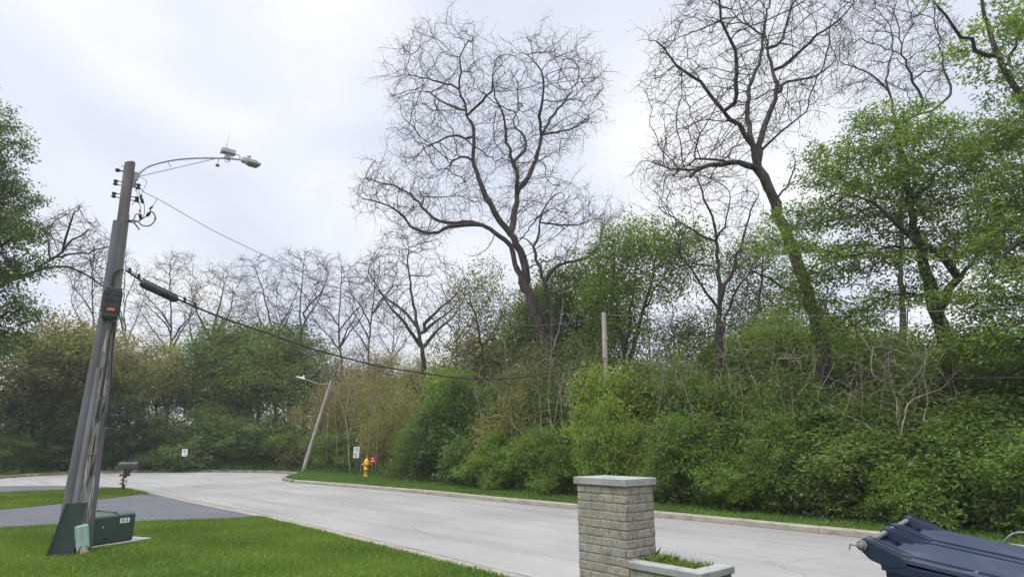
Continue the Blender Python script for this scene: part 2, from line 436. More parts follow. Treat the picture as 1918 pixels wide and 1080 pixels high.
# ================================================================== SETTING
# materials of the ground
def ground_mats():
    m, nt, b = new_mat('road_concrete'); v = coords(nt, rot=(0, 0, math.atan2(RD[1], RD[0]) * -1))
    mp = N(nt, 'ShaderNodeMapping'); mp.inputs['Scale'].default_value = (.12, 1.0, 1); L(nt, v, mp.inputs['Vector'])
    big = noise(nt, mp.outputs[0], 1.6, 6, .6); fine = noise(nt, v, 60, 5, .7); mid = noise(nt, v, .35, 4, .5)
    r = ramp(nt, [(0.2, (0.235, 0.229, 0.216)), (0.5, (0.288, 0.281, 0.266)), (0.8, (0.318, 0.31, 0.294))]); L(nt, big, r.inputs[0])
    r2 = ramp(nt, [(0.3, (0.78, 0.78, 0.78)), (0.7, (1.08, 1.08, 1.08))]); L(nt, fine, r2.inputs[0])
    r3 = ramp(nt, [(0.3, (0.88, 0.88, 0.88)), (0.7, (1.06, 1.06, 1.07))]); L(nt, mid, r3.inputs[0])
    vo = N(nt, 'ShaderNodeTexVoronoi', feature='F1'); vo.inputs['Scale'].default_value = 2.2; L(nt, v, vo.inputs['Vector'])
    sp_ = N(nt, 'ShaderNodeMath', operation='LESS_THAN'); sp_.inputs[1].default_value = .035; L(nt, vo.outputs['Distance'], sp_.inputs[0])
    c = mixc(nt, 1, mixc(nt, 1, r.outputs[0], r2.outputs[0], 'MULTIPLY'), r3.outputs[0], 'MULTIPLY')
    mps = N(nt, 'ShaderNodeMapping'); mps.inputs['Scale'].default_value = (.05, .8, 1); mps.inputs['Location'].default_value = (3, 1, 0); L(nt, v, mps.inputs['Vector'])
    tyre = noise(nt, mps.outputs[0], 2.4, 3, .5); rt = ramp(nt, [(.52, (1, 1, 1)), (.66, (.86, .86, .855))]); L(nt, tyre, rt.inputs[0]); c = mixc(nt, 1, c, rt.outputs[0], 'MULTIPLY')
    stn = noise(nt, v, .9, 7, .65); rs_ = ramp(nt, [(.64, (1, 1, 1)), (.74, (.72, .71, .70))]); L(nt, stn, rs_.inputs[0]); c = mixc(nt, 1, c, rs_.outputs[0], 'MULTIPLY')
    wv = N(nt, 'ShaderNodeVectorMath', operation='ADD'); nz = N(nt, 'ShaderNodeTexNoise'); nz.inputs['Scale'].default_value = .7; nz.inputs['Detail'].default_value = 6; L(nt, v, nz.inputs['Vector'])
    L(nt, v, wv.inputs[0]); L(nt, nz.outputs['Color'], wv.inputs[1])
    ck = N(nt, 'ShaderNodeTexVoronoi', feature='DISTANCE_TO_EDGE'); ck.inputs['Scale'].default_value = .16; L(nt, wv.outputs[0], ck.inputs['Vector'])
    rc = ramp(nt, [(.0, (.74, .73, .72)), (.0022, (1, 1, 1))]); L(nt, ck.outputs['Distance'], rc.inputs[0]); c = mixc(nt, 1, c, rc.outputs[0], 'MULTIPLY')
    c = mixc(nt, sp_.outputs[0], c, (0.10, 0.095, 0.09))
    L(nt, c, b.inputs['Base Color']); b.inputs['Roughness'].default_value = .92; bump(nt, b, fine, .35, .006)
    b.inputs['Specular IOR Level'].default_value = .25
    M['road'] = m
    M['curb'] = mottled('curb_concrete', [(0.25, (0.18, 0.155, 0.125)), (0.5, (0.28, 0.25, 0.205)), (0.8, (0.35, 0.32, 0.27))], 3.5, (1, 1, 2), .9, .35, .006, detail=9)
    M['dirty_curb'] = mottled('dirty_curb_concrete', [(0.3, (0.10, 0.085, 0.06)), (0.55, (0.22, 0.19, 0.145)), (0.75, (0.38, 0.35, 0.29))], 2.2, (1, 1, 1), .9, .35, .006, detail=9)
    m, nt, b = new_mat('driveway_asphalt'); v = coords(nt)
    f = noise(nt, v, 45, 5, .75); g = noise(nt, v, .8, 4)
    r = ramp(nt, [(.3, (.055, .056, .066)), (.7, (.115, .117, .132))]); L(nt, f, r.inputs[0])
    r2 = ramp(nt, [(.3, (.85, .85, .85)), (.7, (1.1, 1.1, 1.1))]); L(nt, g, r2.inputs[0])
    L(nt, mixc(nt, 1, r.outputs[0], r2.outputs[0], 'MULTIPLY'), b.inputs['Base Color']); b.inputs['Roughness'].default_value = .85
    bump(nt, b, f, .5, .008); M['asphalt'] = m
    M['lawn'] = mottled('lawn_soil', [(0.3, (0.045, 0.075, 0.014)), (0.5, (0.065, 0.115, 0.02)), (0.75, (0.09, 0.145, 0.03))], 9, bs=.6, bd=.03, spec=.05)
    M['floor'] = mottled('forest_litter', [(0.3, (0.03, 0.026, 0.016)), (0.5, (0.06, 0.05, 0.03)), (0.7, (0.05, 0.075, 0.025))], 3, bs=.8, bd=.05, spec=.05)
    M['soil'] = mottled('soil', [(0.3, (0.05, 0.038, 0.026)), (0.7, (0.12, 0.095, 0.065))], 14, bs=.8, bd=.03, spec=.05)
ground_mats()

def sheet(name, poly, z, mat, kind='structure', skirt=0.0, res=None):
    bm = bmesh.new(); vs = [bm.verts.new((p[0], p[1], z)) for p in poly]; f = bm.faces.new(vs)
    bmesh.ops.triangulate(bm, faces=[f])
    bmesh.ops.recalc_face_normals(bm, faces=bm.faces)
    for f in bm.faces:
        if f.normal.z < 0: f.normal_flip()
    if skirt:
        n = len(vs); lo = [bm.verts.new((p[0], p[1], z - skirt)) for p in poly]
        for i in range(n): bm.faces.new((vs[i], vs[(i + 1) % n], lo[(i + 1) % n], lo[i]))
    me = bpy.data.meshes.new(name); bm.to_mesh(me); bm.free()
    return tag(add_obj(name, me, mat), kind=kind)

def p2(px, py, z=0.0): return gp(px, py, z)[:2]
def curve2(pts, step=.5):
    return smooth_path([(*p[:2], 0) for p in pts], step)[:, :2]
def offset(line, d):
    t = np.gradient(line, axis=0); t /= np.linalg.norm(t, axis=1)[:, None]; n = np.stack([t[:, 1], -t[:, 0]], 1)
    return line + n * d

# lines of the street (world metres), from the right of the frame to the cul-de-sac and round it
rd0 = p2(1445, 989); far_r = [rd0 - RD[:2] * s for s in (40, 20, 8)] + [rd0, p2(1226, 967.5), p2(1000, 945.5), p2(800, 925), p2(650, 911.5), p2(545, 903)]
FAR = curve2(far_r, .6)
tip_pts = [p2(545, 903), p2(529, 899), p2(531, 895.5), p2(548, 891), p2(552, 888.5)]
bulb_pts = [p2(552, 888.5), p2(520, 885.8), p2(450, 884.2), p2(380, 883.6), p2(300, 883.6), p2(220, 884.8), p2(140, 887.6), p2(60, 891.5), p2(0, 896), p2(-90, 905), p2(-160, 921)]
TIP = curve2(tip_pts, .4); BULB = curve2(bulb_pts, .7)
near_pts = [p2(-230, 925), p2(-100, 915.5), p2(0, 910.8), p2(90, 909.5), p2(170, 910.2), p2(225, 912.6), p2(262, 916.5), p2(310, 926), p2(380, 941), p2(521, 969), p2(680, 1005.5), p2(990, 1080)]
nx = near_pts[-1]
near_pts += [nx - RD[:2] * s for s in (4, 12, 24, 44)]
NEAR = curve2(near_pts, .6)

# the earth: one sheet to the horizon
g = sheet('ground', [(-900, -900), (900, -900), (900, 900), (-900, 900)], -0.03, M['floor'])
road_poly = list(FAR) + list(TIP[1:]) + list(BULB[1:]) + list(NEAR)
sheet('road', road_poly, 0.0, M['road'])

def sweep(name, line, prof, mat, label, cat, parts_gap=None, zjit=0.0):
    """prof: (offset to the left of travel, z) polyline swept along line"""
    mb = MB(); t = np.gradient(line, axis=0); t /= np.linalg.norm(t, axis=1)[:, None]; n = np.stack([t[:, 1], -t[:, 0]], 1)
    k = len(prof); vs = []
    for i in range(len(line)):
        for (o, z) in prof:
            q = line[i] + n[i] * o; vs.append((q[0], q[1], z))
    mb.add(vs, [(i * k + j, i * k + j + 1, (i + 1) * k + j + 1, (i + 1) * k + j) for i in range(len(line) - 1) for j in range(k - 1)])
    mb.add(vs[:k], [tuple(range(k))]); mb.add(vs[-k:], [tuple(range(k))])
    o = mb.build(name, mat); return tag(o, label, cat, kind='structure')
# kerbs (FAR runs toward the cul-de-sac: the wood lies on its right = +offset)
kerb_prof = [(0, -.03), (0.015, .105), (.045, .13), (.17, .135), (.19, -.03)]
def kerb_stones(name, line, prof, mat, every, gap=.012):
    """a kerb cast in lengths with open joints"""
    d = np.r_[0, np.cumsum(np.linalg.norm(np.diff(line, axis=0), axis=1))]; mb = MB(); k = len(prof); s = 0.0
    while s < d[-1] - .3:
        e = min(s + every, d[-1]); ss = np.linspace(s, e - gap, max(2, int((e - s) / .6) + 1))
        q = np.stack([np.interp(ss, d, line[:, 0]), np.interp(ss, d, line[:, 1])], 1)
        q2 = np.stack([np.interp(ss + .05, d, line[:, 0]), np.interp(ss + .05, d, line[:, 1])], 1); q1 = np.stack([np.interp(ss - .05, d, line[:, 0]), np.interp(ss - .05, d, line[:, 1])], 1)
        t = unit(q2 - q1); n = np.stack([t[:, 1], -t[:, 0]], 1); vs = []; dz = rng.normal(0, .004)
        for i in range(len(q)):
            for (o, z) in prof: vs.append((*(q[i] + n[i] * o), z + (dz if z > 0 else 0)))
        mb.add(vs, [(i * k + j, i * k + j + 1, (i + 1) * k + j + 1, (i + 1) * k + j) for i in range(len(q) - 1) for j in range(k - 1)] + [tuple(range(k)), tuple(range((len(q) - 1) * k, len(q) * k))])
        s = e
    return tag(mb.build(name, mat), kind='structure')
kerb_stones('kerb', FAR, kerb_prof, M['curb'], 3.0)
kerb_stones('kerb', np.vstack([TIP, BULB[1:]]), kerb_prof, M['dirty_curb'], 3.0)
# near side: flat gutter pan and low mountable edge
GUT = NEAR
kerb_stones('gutter', GUT, [(.012, -.03), (.014, .004), (.30, .02), (.40, .05), (.42, -.03)], M['curb'], 4.5)

def strip(name, line, o0, o1, z, mat):
    a, b = offset(line, o0), offset(line, o1); mb = MB(); n = len(a)
    mb.add([(*q, z) for q in a] + [(*q, z) for q in b], [(i, i + 1, n + i + 1, n + i) for i in range(n - 1)])
    return tag(mb.build(name, mat), kind='structure')
M['joint'] = mottled('dirty_joint', [(0.35, (0.035, 0.03, 0.025)), (0.5, (0.09, 0.08, 0.066)), (0.65, (0.20, 0.185, 0.16))], 1.6, detail=9, bs=0)
wj = .012 * np.sin(np.arange(len(NEAR)) * 1.7) * np.sin(np.arange(len(NEAR)) * .6)
strip('road_joint', NEAR + wj[:, None] * .6, -.016, .014, .006, M['joint'])
strip('road_joint', FAR, -.035, .001, .004, M['joint'])
# near-side land: lawns and the two driveways
EDGE = offset(NEAR, .415)
def seg_between(line, a, b):
    i = int(np.argmin(np.linalg.norm(line - a, axis=1))); j = int(np.argmin(np.linalg.norm(line - b, axis=1)))
    return line[i:j + 1]
ZL = .05
A1, A2 = p2(279, 925, ZL), p2(447, 970, ZL)         # mouth of the near driveway
B1, B2 = p2(-60, 913, ZL), p2(205, 914, ZL)        # mouth of the far driveway
lawn1 = seg_between(EDGE, A2, EDGE[-1])
dr_lo = [p2(447, 970, ZL), p2(380, 973.5, ZL), p2(270, 976, ZL), p2(100, 984, ZL), p2(0, 989, ZL), p2(-250, 1004, ZL)]
dr_hi = [p2(-250, 972, ZL), p2(0, 953, ZL), p2(100, 943.5, ZL), p2(200, 932, ZL), p2(262, 924, ZL), p2(279, 925, ZL)]
sheet('lawn', list(lawn1) + [(30, -30), (-60, -30)] + [tuple(dr_lo[-1])] + dr_lo[::-1][1:-1], ZL, M['lawn'], skirt=.1)
mouth = seg_between(EDGE, A1, A2)
sheet('driveway', dr_hi + list(mouth[1:-1]) + dr_lo, ZL - .012, M['asphalt'], skirt=.05)
lawn2_hi = [p2(-250, 934, ZL), p2(0, 922.5, ZL), p2(90, 918.5, ZL), p2(165, 916, ZL), p2(205, 914.6, ZL)]
m2 = seg_between(EDGE, B2, A1)
sheet('lawn', lawn2_hi + list(m2[1:-1]) + dr_hi[::-1], ZL + .004, M['lawn'], skirt=.08)
mo = seg_between(EDGE, B1, B2)
sheet('driveway', [p2(-250, 926, ZL), p2(-60, 914.5, ZL)] + list(mo[1:-1]) + lawn2_hi[::-1], ZL - .012, M['asphalt'], skirt=.05)

# the wood's edge and the mown verge between it and the kerb
EDGE_W = curve2([rd0 - RD[:2] * 30 + RN[:2] * 1.2, rd0 - RD[:2] * 6 + RN[:2] * 1.2, p2(1640, 984, .12), p2(1400, 962, .12), p2(1230, 947, .12), p2(1000, 925, .12), p2(780, 905, .12), p2(700, 896.5, .12), p2(640, 889, .12), p2(575, 884.6, .12), p2(530, 882.6, .12),
                 p2(450, 881, .12), p2(380, 880.5, .12), p2(300, 880.5, .12), p2(220, 881.5, .12), p2(140, 884, .12), p2(60, 887.5, .12), p2(0, 890.5, .12), p2(-90, 897, .12), p2(-200, 912, .12)], .5)
back_kerb = np.vstack([offset(FAR, .19), offset(TIP, .19)[1:], offset(BULB, .19)[1:]])
deep = offset(EDGE_W, 2.0)
vb = [tuple(p) for p in back_kerb] + [tuple(p) for p in deep[::-4]]
sheet('verge', vb, .10, M['lawn'])
def edge_at(px, off, z=.1):
    ln = offset(EDGE_W, off); X, _ = proj(np.c_[ln, np.full(len(ln), z)])
    ok = (ln[:, 1] > 4)
    k = int(np.argmin(np.where(ok, np.abs(X - px), 1e9))); return np.array([*ln[k], z])

# ---- blades of grass
def blades(name, poly, dens, h, w, z, color, near_bias=None, jit=1.0):
    p = np.array(poly, float); lo, hi = p.min(0), p.max(0); n = int((hi - lo).prod() * dens)
    q = rng.uniform(lo, hi, (n, 2)); q = q[in_poly(q[:, 0], q[:, 1], poly)]
    X, Y_ = proj(np.c_[q, np.full(len(q), z)]); q = q[(X > -60) & (X < 1990) & (Y_ < 1120) & (q[:, 1] > 3)]
    n = len(q); patch = .5 + .5 * np.sin(q[:, 0] * 1.7 + 1.3 * np.sin(q[:, 1] * 1.1)) * np.sin(q[:, 1] * 1.9 + np.sin(q[:, 0] * .8))
    hh = h * rng.uniform(.5, 1.25, n) * (.8 + .4 * patch); a = rng.uniform(0, 2 * PI, n); lean = rng.normal(0, .45, (n, 2)) * hh[:, None] * jit
    b = np.c_[q, np.full(n, z - .005)]; s = np.stack([np.cos(a), np.sin(a), 0 * a], 1) * w * .5 * rng.uniform(.7, 1.4, n)[:, None]
    tipv = b + np.c_[lean, hh]; mid = b + np.c_[lean * .35, hh * .6]
    V = np.stack([b - s, b + s, mid + s * .8, tipv, mid - s * .8], 1).reshape(-1, 3)
    Fq = np.arange(n * 5).reshape(-1, 5)
    vy = np.clip(rng.uniform(0, .7, n) + .45 * (patch - .5), 0, 1)
    o = add_obj(name, np_mesh(name, V, Fq, [M['grass']], vary=vy)); o.color = (*color, 1)
    return o
lawn_poly = [tuple(p) for p in lawn1[:60]] + [(6, 3), (-14, 3), tuple(dr_lo[-1])] + [tuple(p) for p in dr_lo[::-1][1:]]
tag(blades('grass', lawn_poly, 2000, .055, .009, ZL, (.115, .195, .03)), 'short mown bright green lawn grass in front of the green transformer cabinet', 'grass', kind='stuff')
tag(blades('grass', [tuple(p) for p in lawn2_hi + list(m2[1:-1]) + dr_hi[::-1]], 900, .06, .014, ZL, (.125, .195, .028)), 'strip of mown grass between the two dark driveways', 'grass', kind='stuff')
vpoly = [tuple(p) for p in back_kerb] + [tuple(p) for p in offset(EDGE_W, .9)[::-2]]
tag(blades('grass', vpoly, 520, .085, .018, .10, (.10, .185, .034)), 'strip of green grass along the far kerb in front of the thicket', 'grass', kind='stuff')

# ================================================================== SKY AND LIGHT
SUN_EL, SUN_AZ = math.radians(56), math.radians(215)          # behind the viewer's left shoulder
w = bpy.data.worlds.new('World'); scn.world = w; w.use_nodes = True
nt = w.node_tree; bg = nt.nodes['Background']
sky = N(nt, 'ShaderNodeTexSky', sky_type='NISHITA', sun_disc=False, sun_elevation=SUN_EL, sun_rotation=SUN_AZ)
sky.air_density = 1.2; sky.dust_density = 2.0
tc = N(nt, 'ShaderNodeTexCoord'); sx = N(nt, 'ShaderNodeSeparateXYZ'); L(nt, tc.outputs['Generated'], sx.inputs[0])
def math_n(op, a, b=None):
    n = N(nt, 'ShaderNodeMath', operation=op)
    for i, v in enumerate((a, b)):
        if v is None: continue
        if isinstance(v, (int, float)): n.inputs[i].default_value = v
        else: L(nt, v, n.inputs[i])
    return n.outputs[0]
zc = math_n('ADD', math_n('MAXIMUM', sx.outputs['Z'], 0.0), .35)   # a cloud deck seen in perspective
cv = N(nt, 'ShaderNodeCombineXYZ'); L(nt, math_n('DIVIDE', sx.outputs['X'], zc), cv.inputs[0]); L(nt, math_n('DIVIDE', sx.outputs['Y'], zc), cv.inputs[1])
mpw = N(nt, 'ShaderNodeMapping'); mpw.inputs['Location'].default_value = (5.1, 1.7, 0); mpw.inputs['Scale'].default_value = (1.0, .8, 1); mpw.inputs['Rotation'].default_value = (0, 0, .5)
L(nt, cv.outputs[0], mpw.inputs['Vector'])
cn = N(nt, 'ShaderNodeTexNoise'); cn.inputs['Scale'].default_value = 1.9; cn.inputs['Detail'].default_value = 5; cn.inputs['Roughness'].default_value = .45; cn.inputs['Distortion'].default_value = .3
L(nt, mpw.outputs[0], cn.inputs['Vector'])
cr = ramp(nt, [(.36, (.575, .615, .715)), (.45, (.625, .665, .75)), (.54, (.71, .74, .795)), (.64, (.84, .845, .855))]); L(nt, cn.outputs['Fac'], cr.inputs[0])
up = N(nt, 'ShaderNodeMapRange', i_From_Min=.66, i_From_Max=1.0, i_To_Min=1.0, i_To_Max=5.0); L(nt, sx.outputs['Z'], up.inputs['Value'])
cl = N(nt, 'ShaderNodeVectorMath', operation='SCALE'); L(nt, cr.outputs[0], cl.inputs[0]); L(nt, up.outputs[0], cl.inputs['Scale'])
sk = N(nt, 'ShaderNodeVectorMath', operation='SCALE'); sk.inputs['Scale'].default_value = .10; L(nt, sky.outputs[0], sk.inputs[0])
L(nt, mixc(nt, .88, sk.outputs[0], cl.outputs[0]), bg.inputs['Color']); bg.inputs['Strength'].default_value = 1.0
sl = bpy.data.lights.new('sun', 'SUN'); sl.energy = 1.5; sl.angle = math.radians(25); sl.color = (1, .96, .9)
so = bpy.data.objects.new('sun', sl); COL.objects.link(so)
so.rotation_euler = Vector((-math.sin(SUN_AZ) * math.cos(SUN_EL), -math.cos(SUN_AZ) * math.cos(SUN_EL), -math.sin(SUN_EL))).to_track_quat('-Z', 'Y').to_euler()
scn.view_settings.view_transform = 'Standard'; scn.view_settings.look = 'None'; scn.view_settings.exposure = 0.46
scn.cycles.max_bounces = 6; scn.cycles.diffuse_bounces = 3; scn.cycles.glossy_bounces = 2; scn.cycles.transmission_bounces = 3

# thin moist air that softens the far wood
hm_, hn, hb = new_mat('haze_air'); hn.nodes.remove(hb); pv = N(hn, 'ShaderNodeVolumePrincipled'); pv.inputs['Color'].default_value = (.93, .95, 1, 1); pv.inputs['Density'].default_value = .0009; pv.inputs['Anisotropy'].default_value = .3
L(hn, pv.outputs[0], hn.nodes['Material Output'].inputs['Volume'])
hz = MB(); hz.box((0, 25, 14.5), (1860, 1860, 32.0)); tag(hz.build('haze', hm_), 'thin pale air over the street and the wood', kind='stuff')

# ================================================================== OBJECTS
M['wood'] = mottled('weathered_wood', [(0.36, (0.02, 0.018, 0.016)), (0.43, (0.11, 0.10, 0.09)), (0.5, (0.27, 0.25, 0.23)), (0.55, (0.10, 0.09, 0.082)), (0.62, (0.45, 0.43, 0.40)), (.7, (.16, .15, .14))], 14, (1, 1, .09), .9, .6, .02, detail=8)
M['top_wood'] = mottled('grey_pole_wood', [(0.3, (0.06, 0.056, 0.052)), (0.5, (0.13, 0.122, 0.112)), (0.75, (0.20, 0.19, 0.175))], 11, (1, 1, .1), .9, .5, .01, detail=8)
M['grey_guard'] = mottled('grey_plastic_guard', [(0.3, (0.075, 0.075, 0.086)), (0.7, (0.13, 0.13, 0.148))], 3, (1, 1, .3), .6, .1, .004)
M['light_guard'] = mottled('light_grey_guard', [(0.3, (0.14, 0.14, 0.15)), (0.7, (0.22, 0.22, 0.235))], 3, (1, 1, .3), .6, .1, .004)
M['rubber'] = mottled('black_cable', [(0.3, (0.018, 0.018, 0.02)), (0.7, (0.035, 0.035, 0.038))], 8, rough=.6, bs=0)
M['closure'] = mottled('dark_closure', [(0.3, (0.022, 0.022, 0.026)), (0.7, (0.05, 0.05, 0.055))], 12, (1, 1, 1), .6, .2, .004)
M['galv'] = mottled('galvanised_steel', [(0.3, (0.30, 0.31, 0.325)), (0.7, (0.42, 0.43, 0.44))], 14, rough=.5, bs=0, metal=.35)
M['dark_galv'] = mottled('dull_steel', [(0.3, (0.13, 0.135, 0.14)), (0.7, (0.22, 0.225, 0.23))], 14, rough=.55, bs=0, metal=.3)
M['wire'] = mottled('old_wire', [(0.3, (0.12, 0.12, 0.12)), (0.7, (0.22, 0.22, 0.22))], 8, rough=.6, bs=0)
M['green_metal'] = mottled('dark_green_paint', [(0.3, (0.030, 0.052, 0.045)), (0.6, (0.043, 0.072, 0.061)), (0.8, (0.06, 0.09, 0.078))], 3, (1, 1, .5), .42, .06, .004, spec=.5)
M['dark_green'] = mottled('darker_green_paint', [(0.3, (0.020, 0.036, 0.031)), (0.7, (0.034, 0.055, 0.047))], 3, (1, 1, .4), .5, .06, .004, spec=.4)
M['pale_green'] = mottled('faded_green_paint', [(0.3, (0.19, 0.29, 0.25)), (0.6, (0.28, 0.39, 0.34)), (0.8, (0.36, 0.46, 0.41))], 5, (1, 1, .5), .7, .1, .004)
M['rust'] = mottled('rust', [(0.36, (0.045, 0.022, 0.014)), (0.48, (0.14, 0.07, 0.045)), (0.54, (0.62, 0.55, 0.45)), (0.62, (0.25, 0.15, 0.10))], 16, (1, 1, .6), .9, .3, .01)
M['white'] = mottled('white_paint', [(0.3, (0.70, 0.71, 0.70)), (0.7, (0.82, 0.82, 0.80))], 5, rough=.5, bs=0)
M['black'] = mottled('black_lettering', [(0.3, (0.015, 0.015, 0.016)), (0.7, (0.025, 0.025, 0.025))], 5, rough=.6, bs=0)
M['grey_ink'] = mottled('grey_lettering', [(0.3, (0.20, 0.21, 0.22)), (0.7, (0.3, 0.31, 0.32))], 5, rough=.6, bs=0)
M['orange'] = mottled('orange_label', [(0.35, (0.42, 0.10, 0.03)), (0.65, (0.62, 0.17, 0.06))], 40, (1, 1, 3), .6, bs=0)
M['red'] = mottled('red_paint', [(0.3, (0.42, 0.02, 0.025)), (0.7, (0.55, 0.03, 0.035))], 5, rough=.5, bs=0)
M['yellow'] = mottled('yellow_paint', [(0.3, (0.60, 0.31, 0.02)), (0.5, (0.74, 0.40, 0.03)), (0.8, (0.80, 0.47, 0.06))], 4, rough=.45, bs=.05)
M['brown'] = mottled('brown_stained_wood', [(0.3, (0.07, 0.035, 0.024)), (0.7, (0.14, 0.075, 0.055))], 10, (1, 1, .15), .8, .3, .005)
M['mail'] = mottled('dark_grey_mailbox', [(0.3, (0.045, 0.045, 0.05)), (0.7, (0.085, 0.085, 0.092))], 8, rough=.45, bs=0, spec=.5)
M['blue'] = mottled('blue_dumpster_paint', [(0.3, (0.006, 0.013, 0.036)), (0.6, (0.009, 0.019, 0.05)), (0.85, (0.022, 0.035, 0.07))], 3, (1, 1, .4), .38, .06, .004, spec=.5)
M['concrete'] = mottled('grey_concrete', [(0.3, (0.19, 0.19, 0.185)), (0.5, (0.27, 0.268, 0.26)), (0.75, (0.34, 0.337, 0.33))], 8, (1, 1, 1), .9, .35, .004, detail=9)
M['pad'] = mottled('pad_concrete', [(0.3, (0.27, 0.255, 0.22)), (0.7, (0.42, 0.40, 0.35))], 8, rough=.9, bs=.3)
M['mortar'] = mottled('mortar', [(0.3, (0.17, 0.155, 0.13)), (0.7, (0.30, 0.28, 0.245))], 20, rough=.95, bs=.5, bd=.004)

def lid_material():
    m, nt, b = new_mat('blue_lid_plastic'); v = coords(nt)
    f = noise(nt, v, 2.2, 5); r = ramp(nt, [(.3, (.010, .020, .052)), (.52, (.021, .033, .065)), (.72, (.06, .068, .085))]); L(nt, f, r.inputs[0])
    mp = N(nt, 'ShaderNodeMapping'); mp.inputs['Rotation'].default_value = (0, 0, .62); mp.inputs['Scale'].default_value = (1.6, 17, 1); L(nt, v, mp.inputs['Vector'])
    s = noise(nt, mp.outputs[0], 2.0, 2, .4); rs = ramp(nt, [(.735, (0, 0, 0)), (.765, (1, 1, 1))]); L(nt, s, rs.inputs[0])
    L(nt, mixc(nt, rs.outputs[0], r.outputs[0], (.20, .21, .225)), b.inputs['Base Color'])
    d = noise(nt, v, 90, 4); b.inputs['Roughness'].default_value = .5; b.inputs['Specular IOR Level'].default_value = .45; bump(nt, b, d, .12, .003)
    return m
M['lid'] = lid_material()
def brick_material():
    m, nt, b = new_mat('tumbled_brick'); v = coords(nt)
    a = N(nt, 'ShaderNodeAttribute', attribute_name='vary')
    r = ramp(nt, [(0, (.245, .215, .18)), (.2, (.275, .243, .20)), (.4, (.25, .23, .20)), (.6, (.295, .262, .215)), (.8, (.255, .246, .225)), (1, (.28, .255, .22))]); r.color_ramp.interpolation = 'CONSTANT'
    L(nt, a.outputs['Fac'], r.inputs[0])
    f = noise(nt, v, 26, 8, .7); g = noise(nt, v, 7, 5)
    mp = N(nt, 'ShaderNodeMapping'); mp.inputs['Scale'].default_value = (1, 1, .22); L(nt, v, mp.inputs['Vector'])
    st = noise(nt, mp.outputs[0], 34, 4, .6)
    r2 = ramp(nt, [(.32, (.62, .60, .58)), (.52, (1, 1, 1)), (.72, (1.22, 1.22, 1.2))]); L(nt, f, r2.inputs[0])
    c = mixc(nt, 1, r.outputs[0], r2.outputs[0], 'MULTIPLY')
    r3 = ramp(nt, [(.52, (0, 0, 0)), (.72, (.6, .6, .6))]); L(nt, g, r3.inputs[0])
    c = mixc(nt, r3.outputs[0], c, (.34, .34, .315))
    r4 = ramp(nt, [(.57, (0, 0, 0)), (.68, (.8, .8, .8))]); L(nt, st, r4.inputs[0])
    c = mixc(nt, r4.outputs[0], c, (.085, .075, .068))
    L(nt, c, b.inputs['Base Color']); b.inputs['Roughness'].default_value = .93; bump(nt, b, f, .7, .006); b.inputs['Specular IOR Level'].default_value = .2
    return m
M['brick'] = brick_material()

X3 = np.array([1., 0, 0]); Y3 = np.array([0, 1., 0]); Z3 = np.array([0, 0, 1.])
def text_mesh(name, s, size, origin, xdir, ydir, mat, parent, base, extrude=.001):
    cu = bpy.data.curves.new(name, 'FONT'); cu.body = s; cu.size = size; cu.extrude = extrude; cu.align_x = 'CENTER'; cu.align_y = 'CENTER'
    tmp = bpy.data.objects.new('tmp', cu); COL.objects.link(tmp)
    dg = bpy.context.evaluated_depsgraph_get(); me = bpy.data.meshes.new_from_object(tmp.evaluated_get(dg)); bpy.data.objects.remove(tmp)
    xd, yd = np.array(xdir, float), np.array(ydir, float); zd = np.cross(xd, yd); Mx = np.eye(4); Mx[:3, 0] = xd; Mx[:3, 1] = yd; Mx[:3, 2] = zd; Mx[:3, 3] = np.array(origin) - np.array(base)
    me.transform(Matrix(Mx.tolist())); me.materials.clear()
    return add_obj(name, me, mat, parent)

# ---------------------------------------------------------------- the near utility pole
PB = gp(147, 1034, ZL)                                         # foot of the pole
ptop = on_plane(246, 306, PB, RN)[2]
pole = tag(empty('utility_pole', PB), 'tall weathered wooden utility pole with grey cable guards beside the green transformer cabinet', 'utility pole')
view = unit(np.array([PB[0], PB[1], 0.0])); right = np.array([view[1], -view[0], 0.0])   # as seen from the house
def pz(py): return on_plane(147 + (1036 - py) * .136, py, PB, right)[2]
def AXO(z): return PB * [1, 1, 0] - right * .021 * z          # the pole leans a touch
def prad(z): return .165 - .075 * min(1, z / 6.0)
mb = MB(); zs = np.linspace(ZL - .2, ptop, 30); n = 20
ring = []; ang = np.linspace(0, 2 * PI, n, endpoint=False); groove = rng.normal(0, .004, n)
for z in zs:
    r = prad(z) + groove + rng.normal(0, .0015, n)
    ring += [AXO(z) + np.array([math.cos(a) * r[i], math.sin(a) * r[i], z + (.03 * math.cos(a) if z == zs[-1] else 0)]) for i, a in enumerate(ang)]
mb.add(ring, [(i * n + j, i * n + (j + 1) % n, (i + 1) * n + (j + 1) % n, (i + 1) * n + j) for i in range(len(zs) - 1) for j in range(n)], 0, True)
mb.add(ring[-n:], [tuple(range(n))], 1)
me_o = mb.build('shaft', [M['wood'], M['top_wood']], pole, PB)
for p in me_o.data.polygons:
    if p.center.z > 3.9: p.material_index = 1
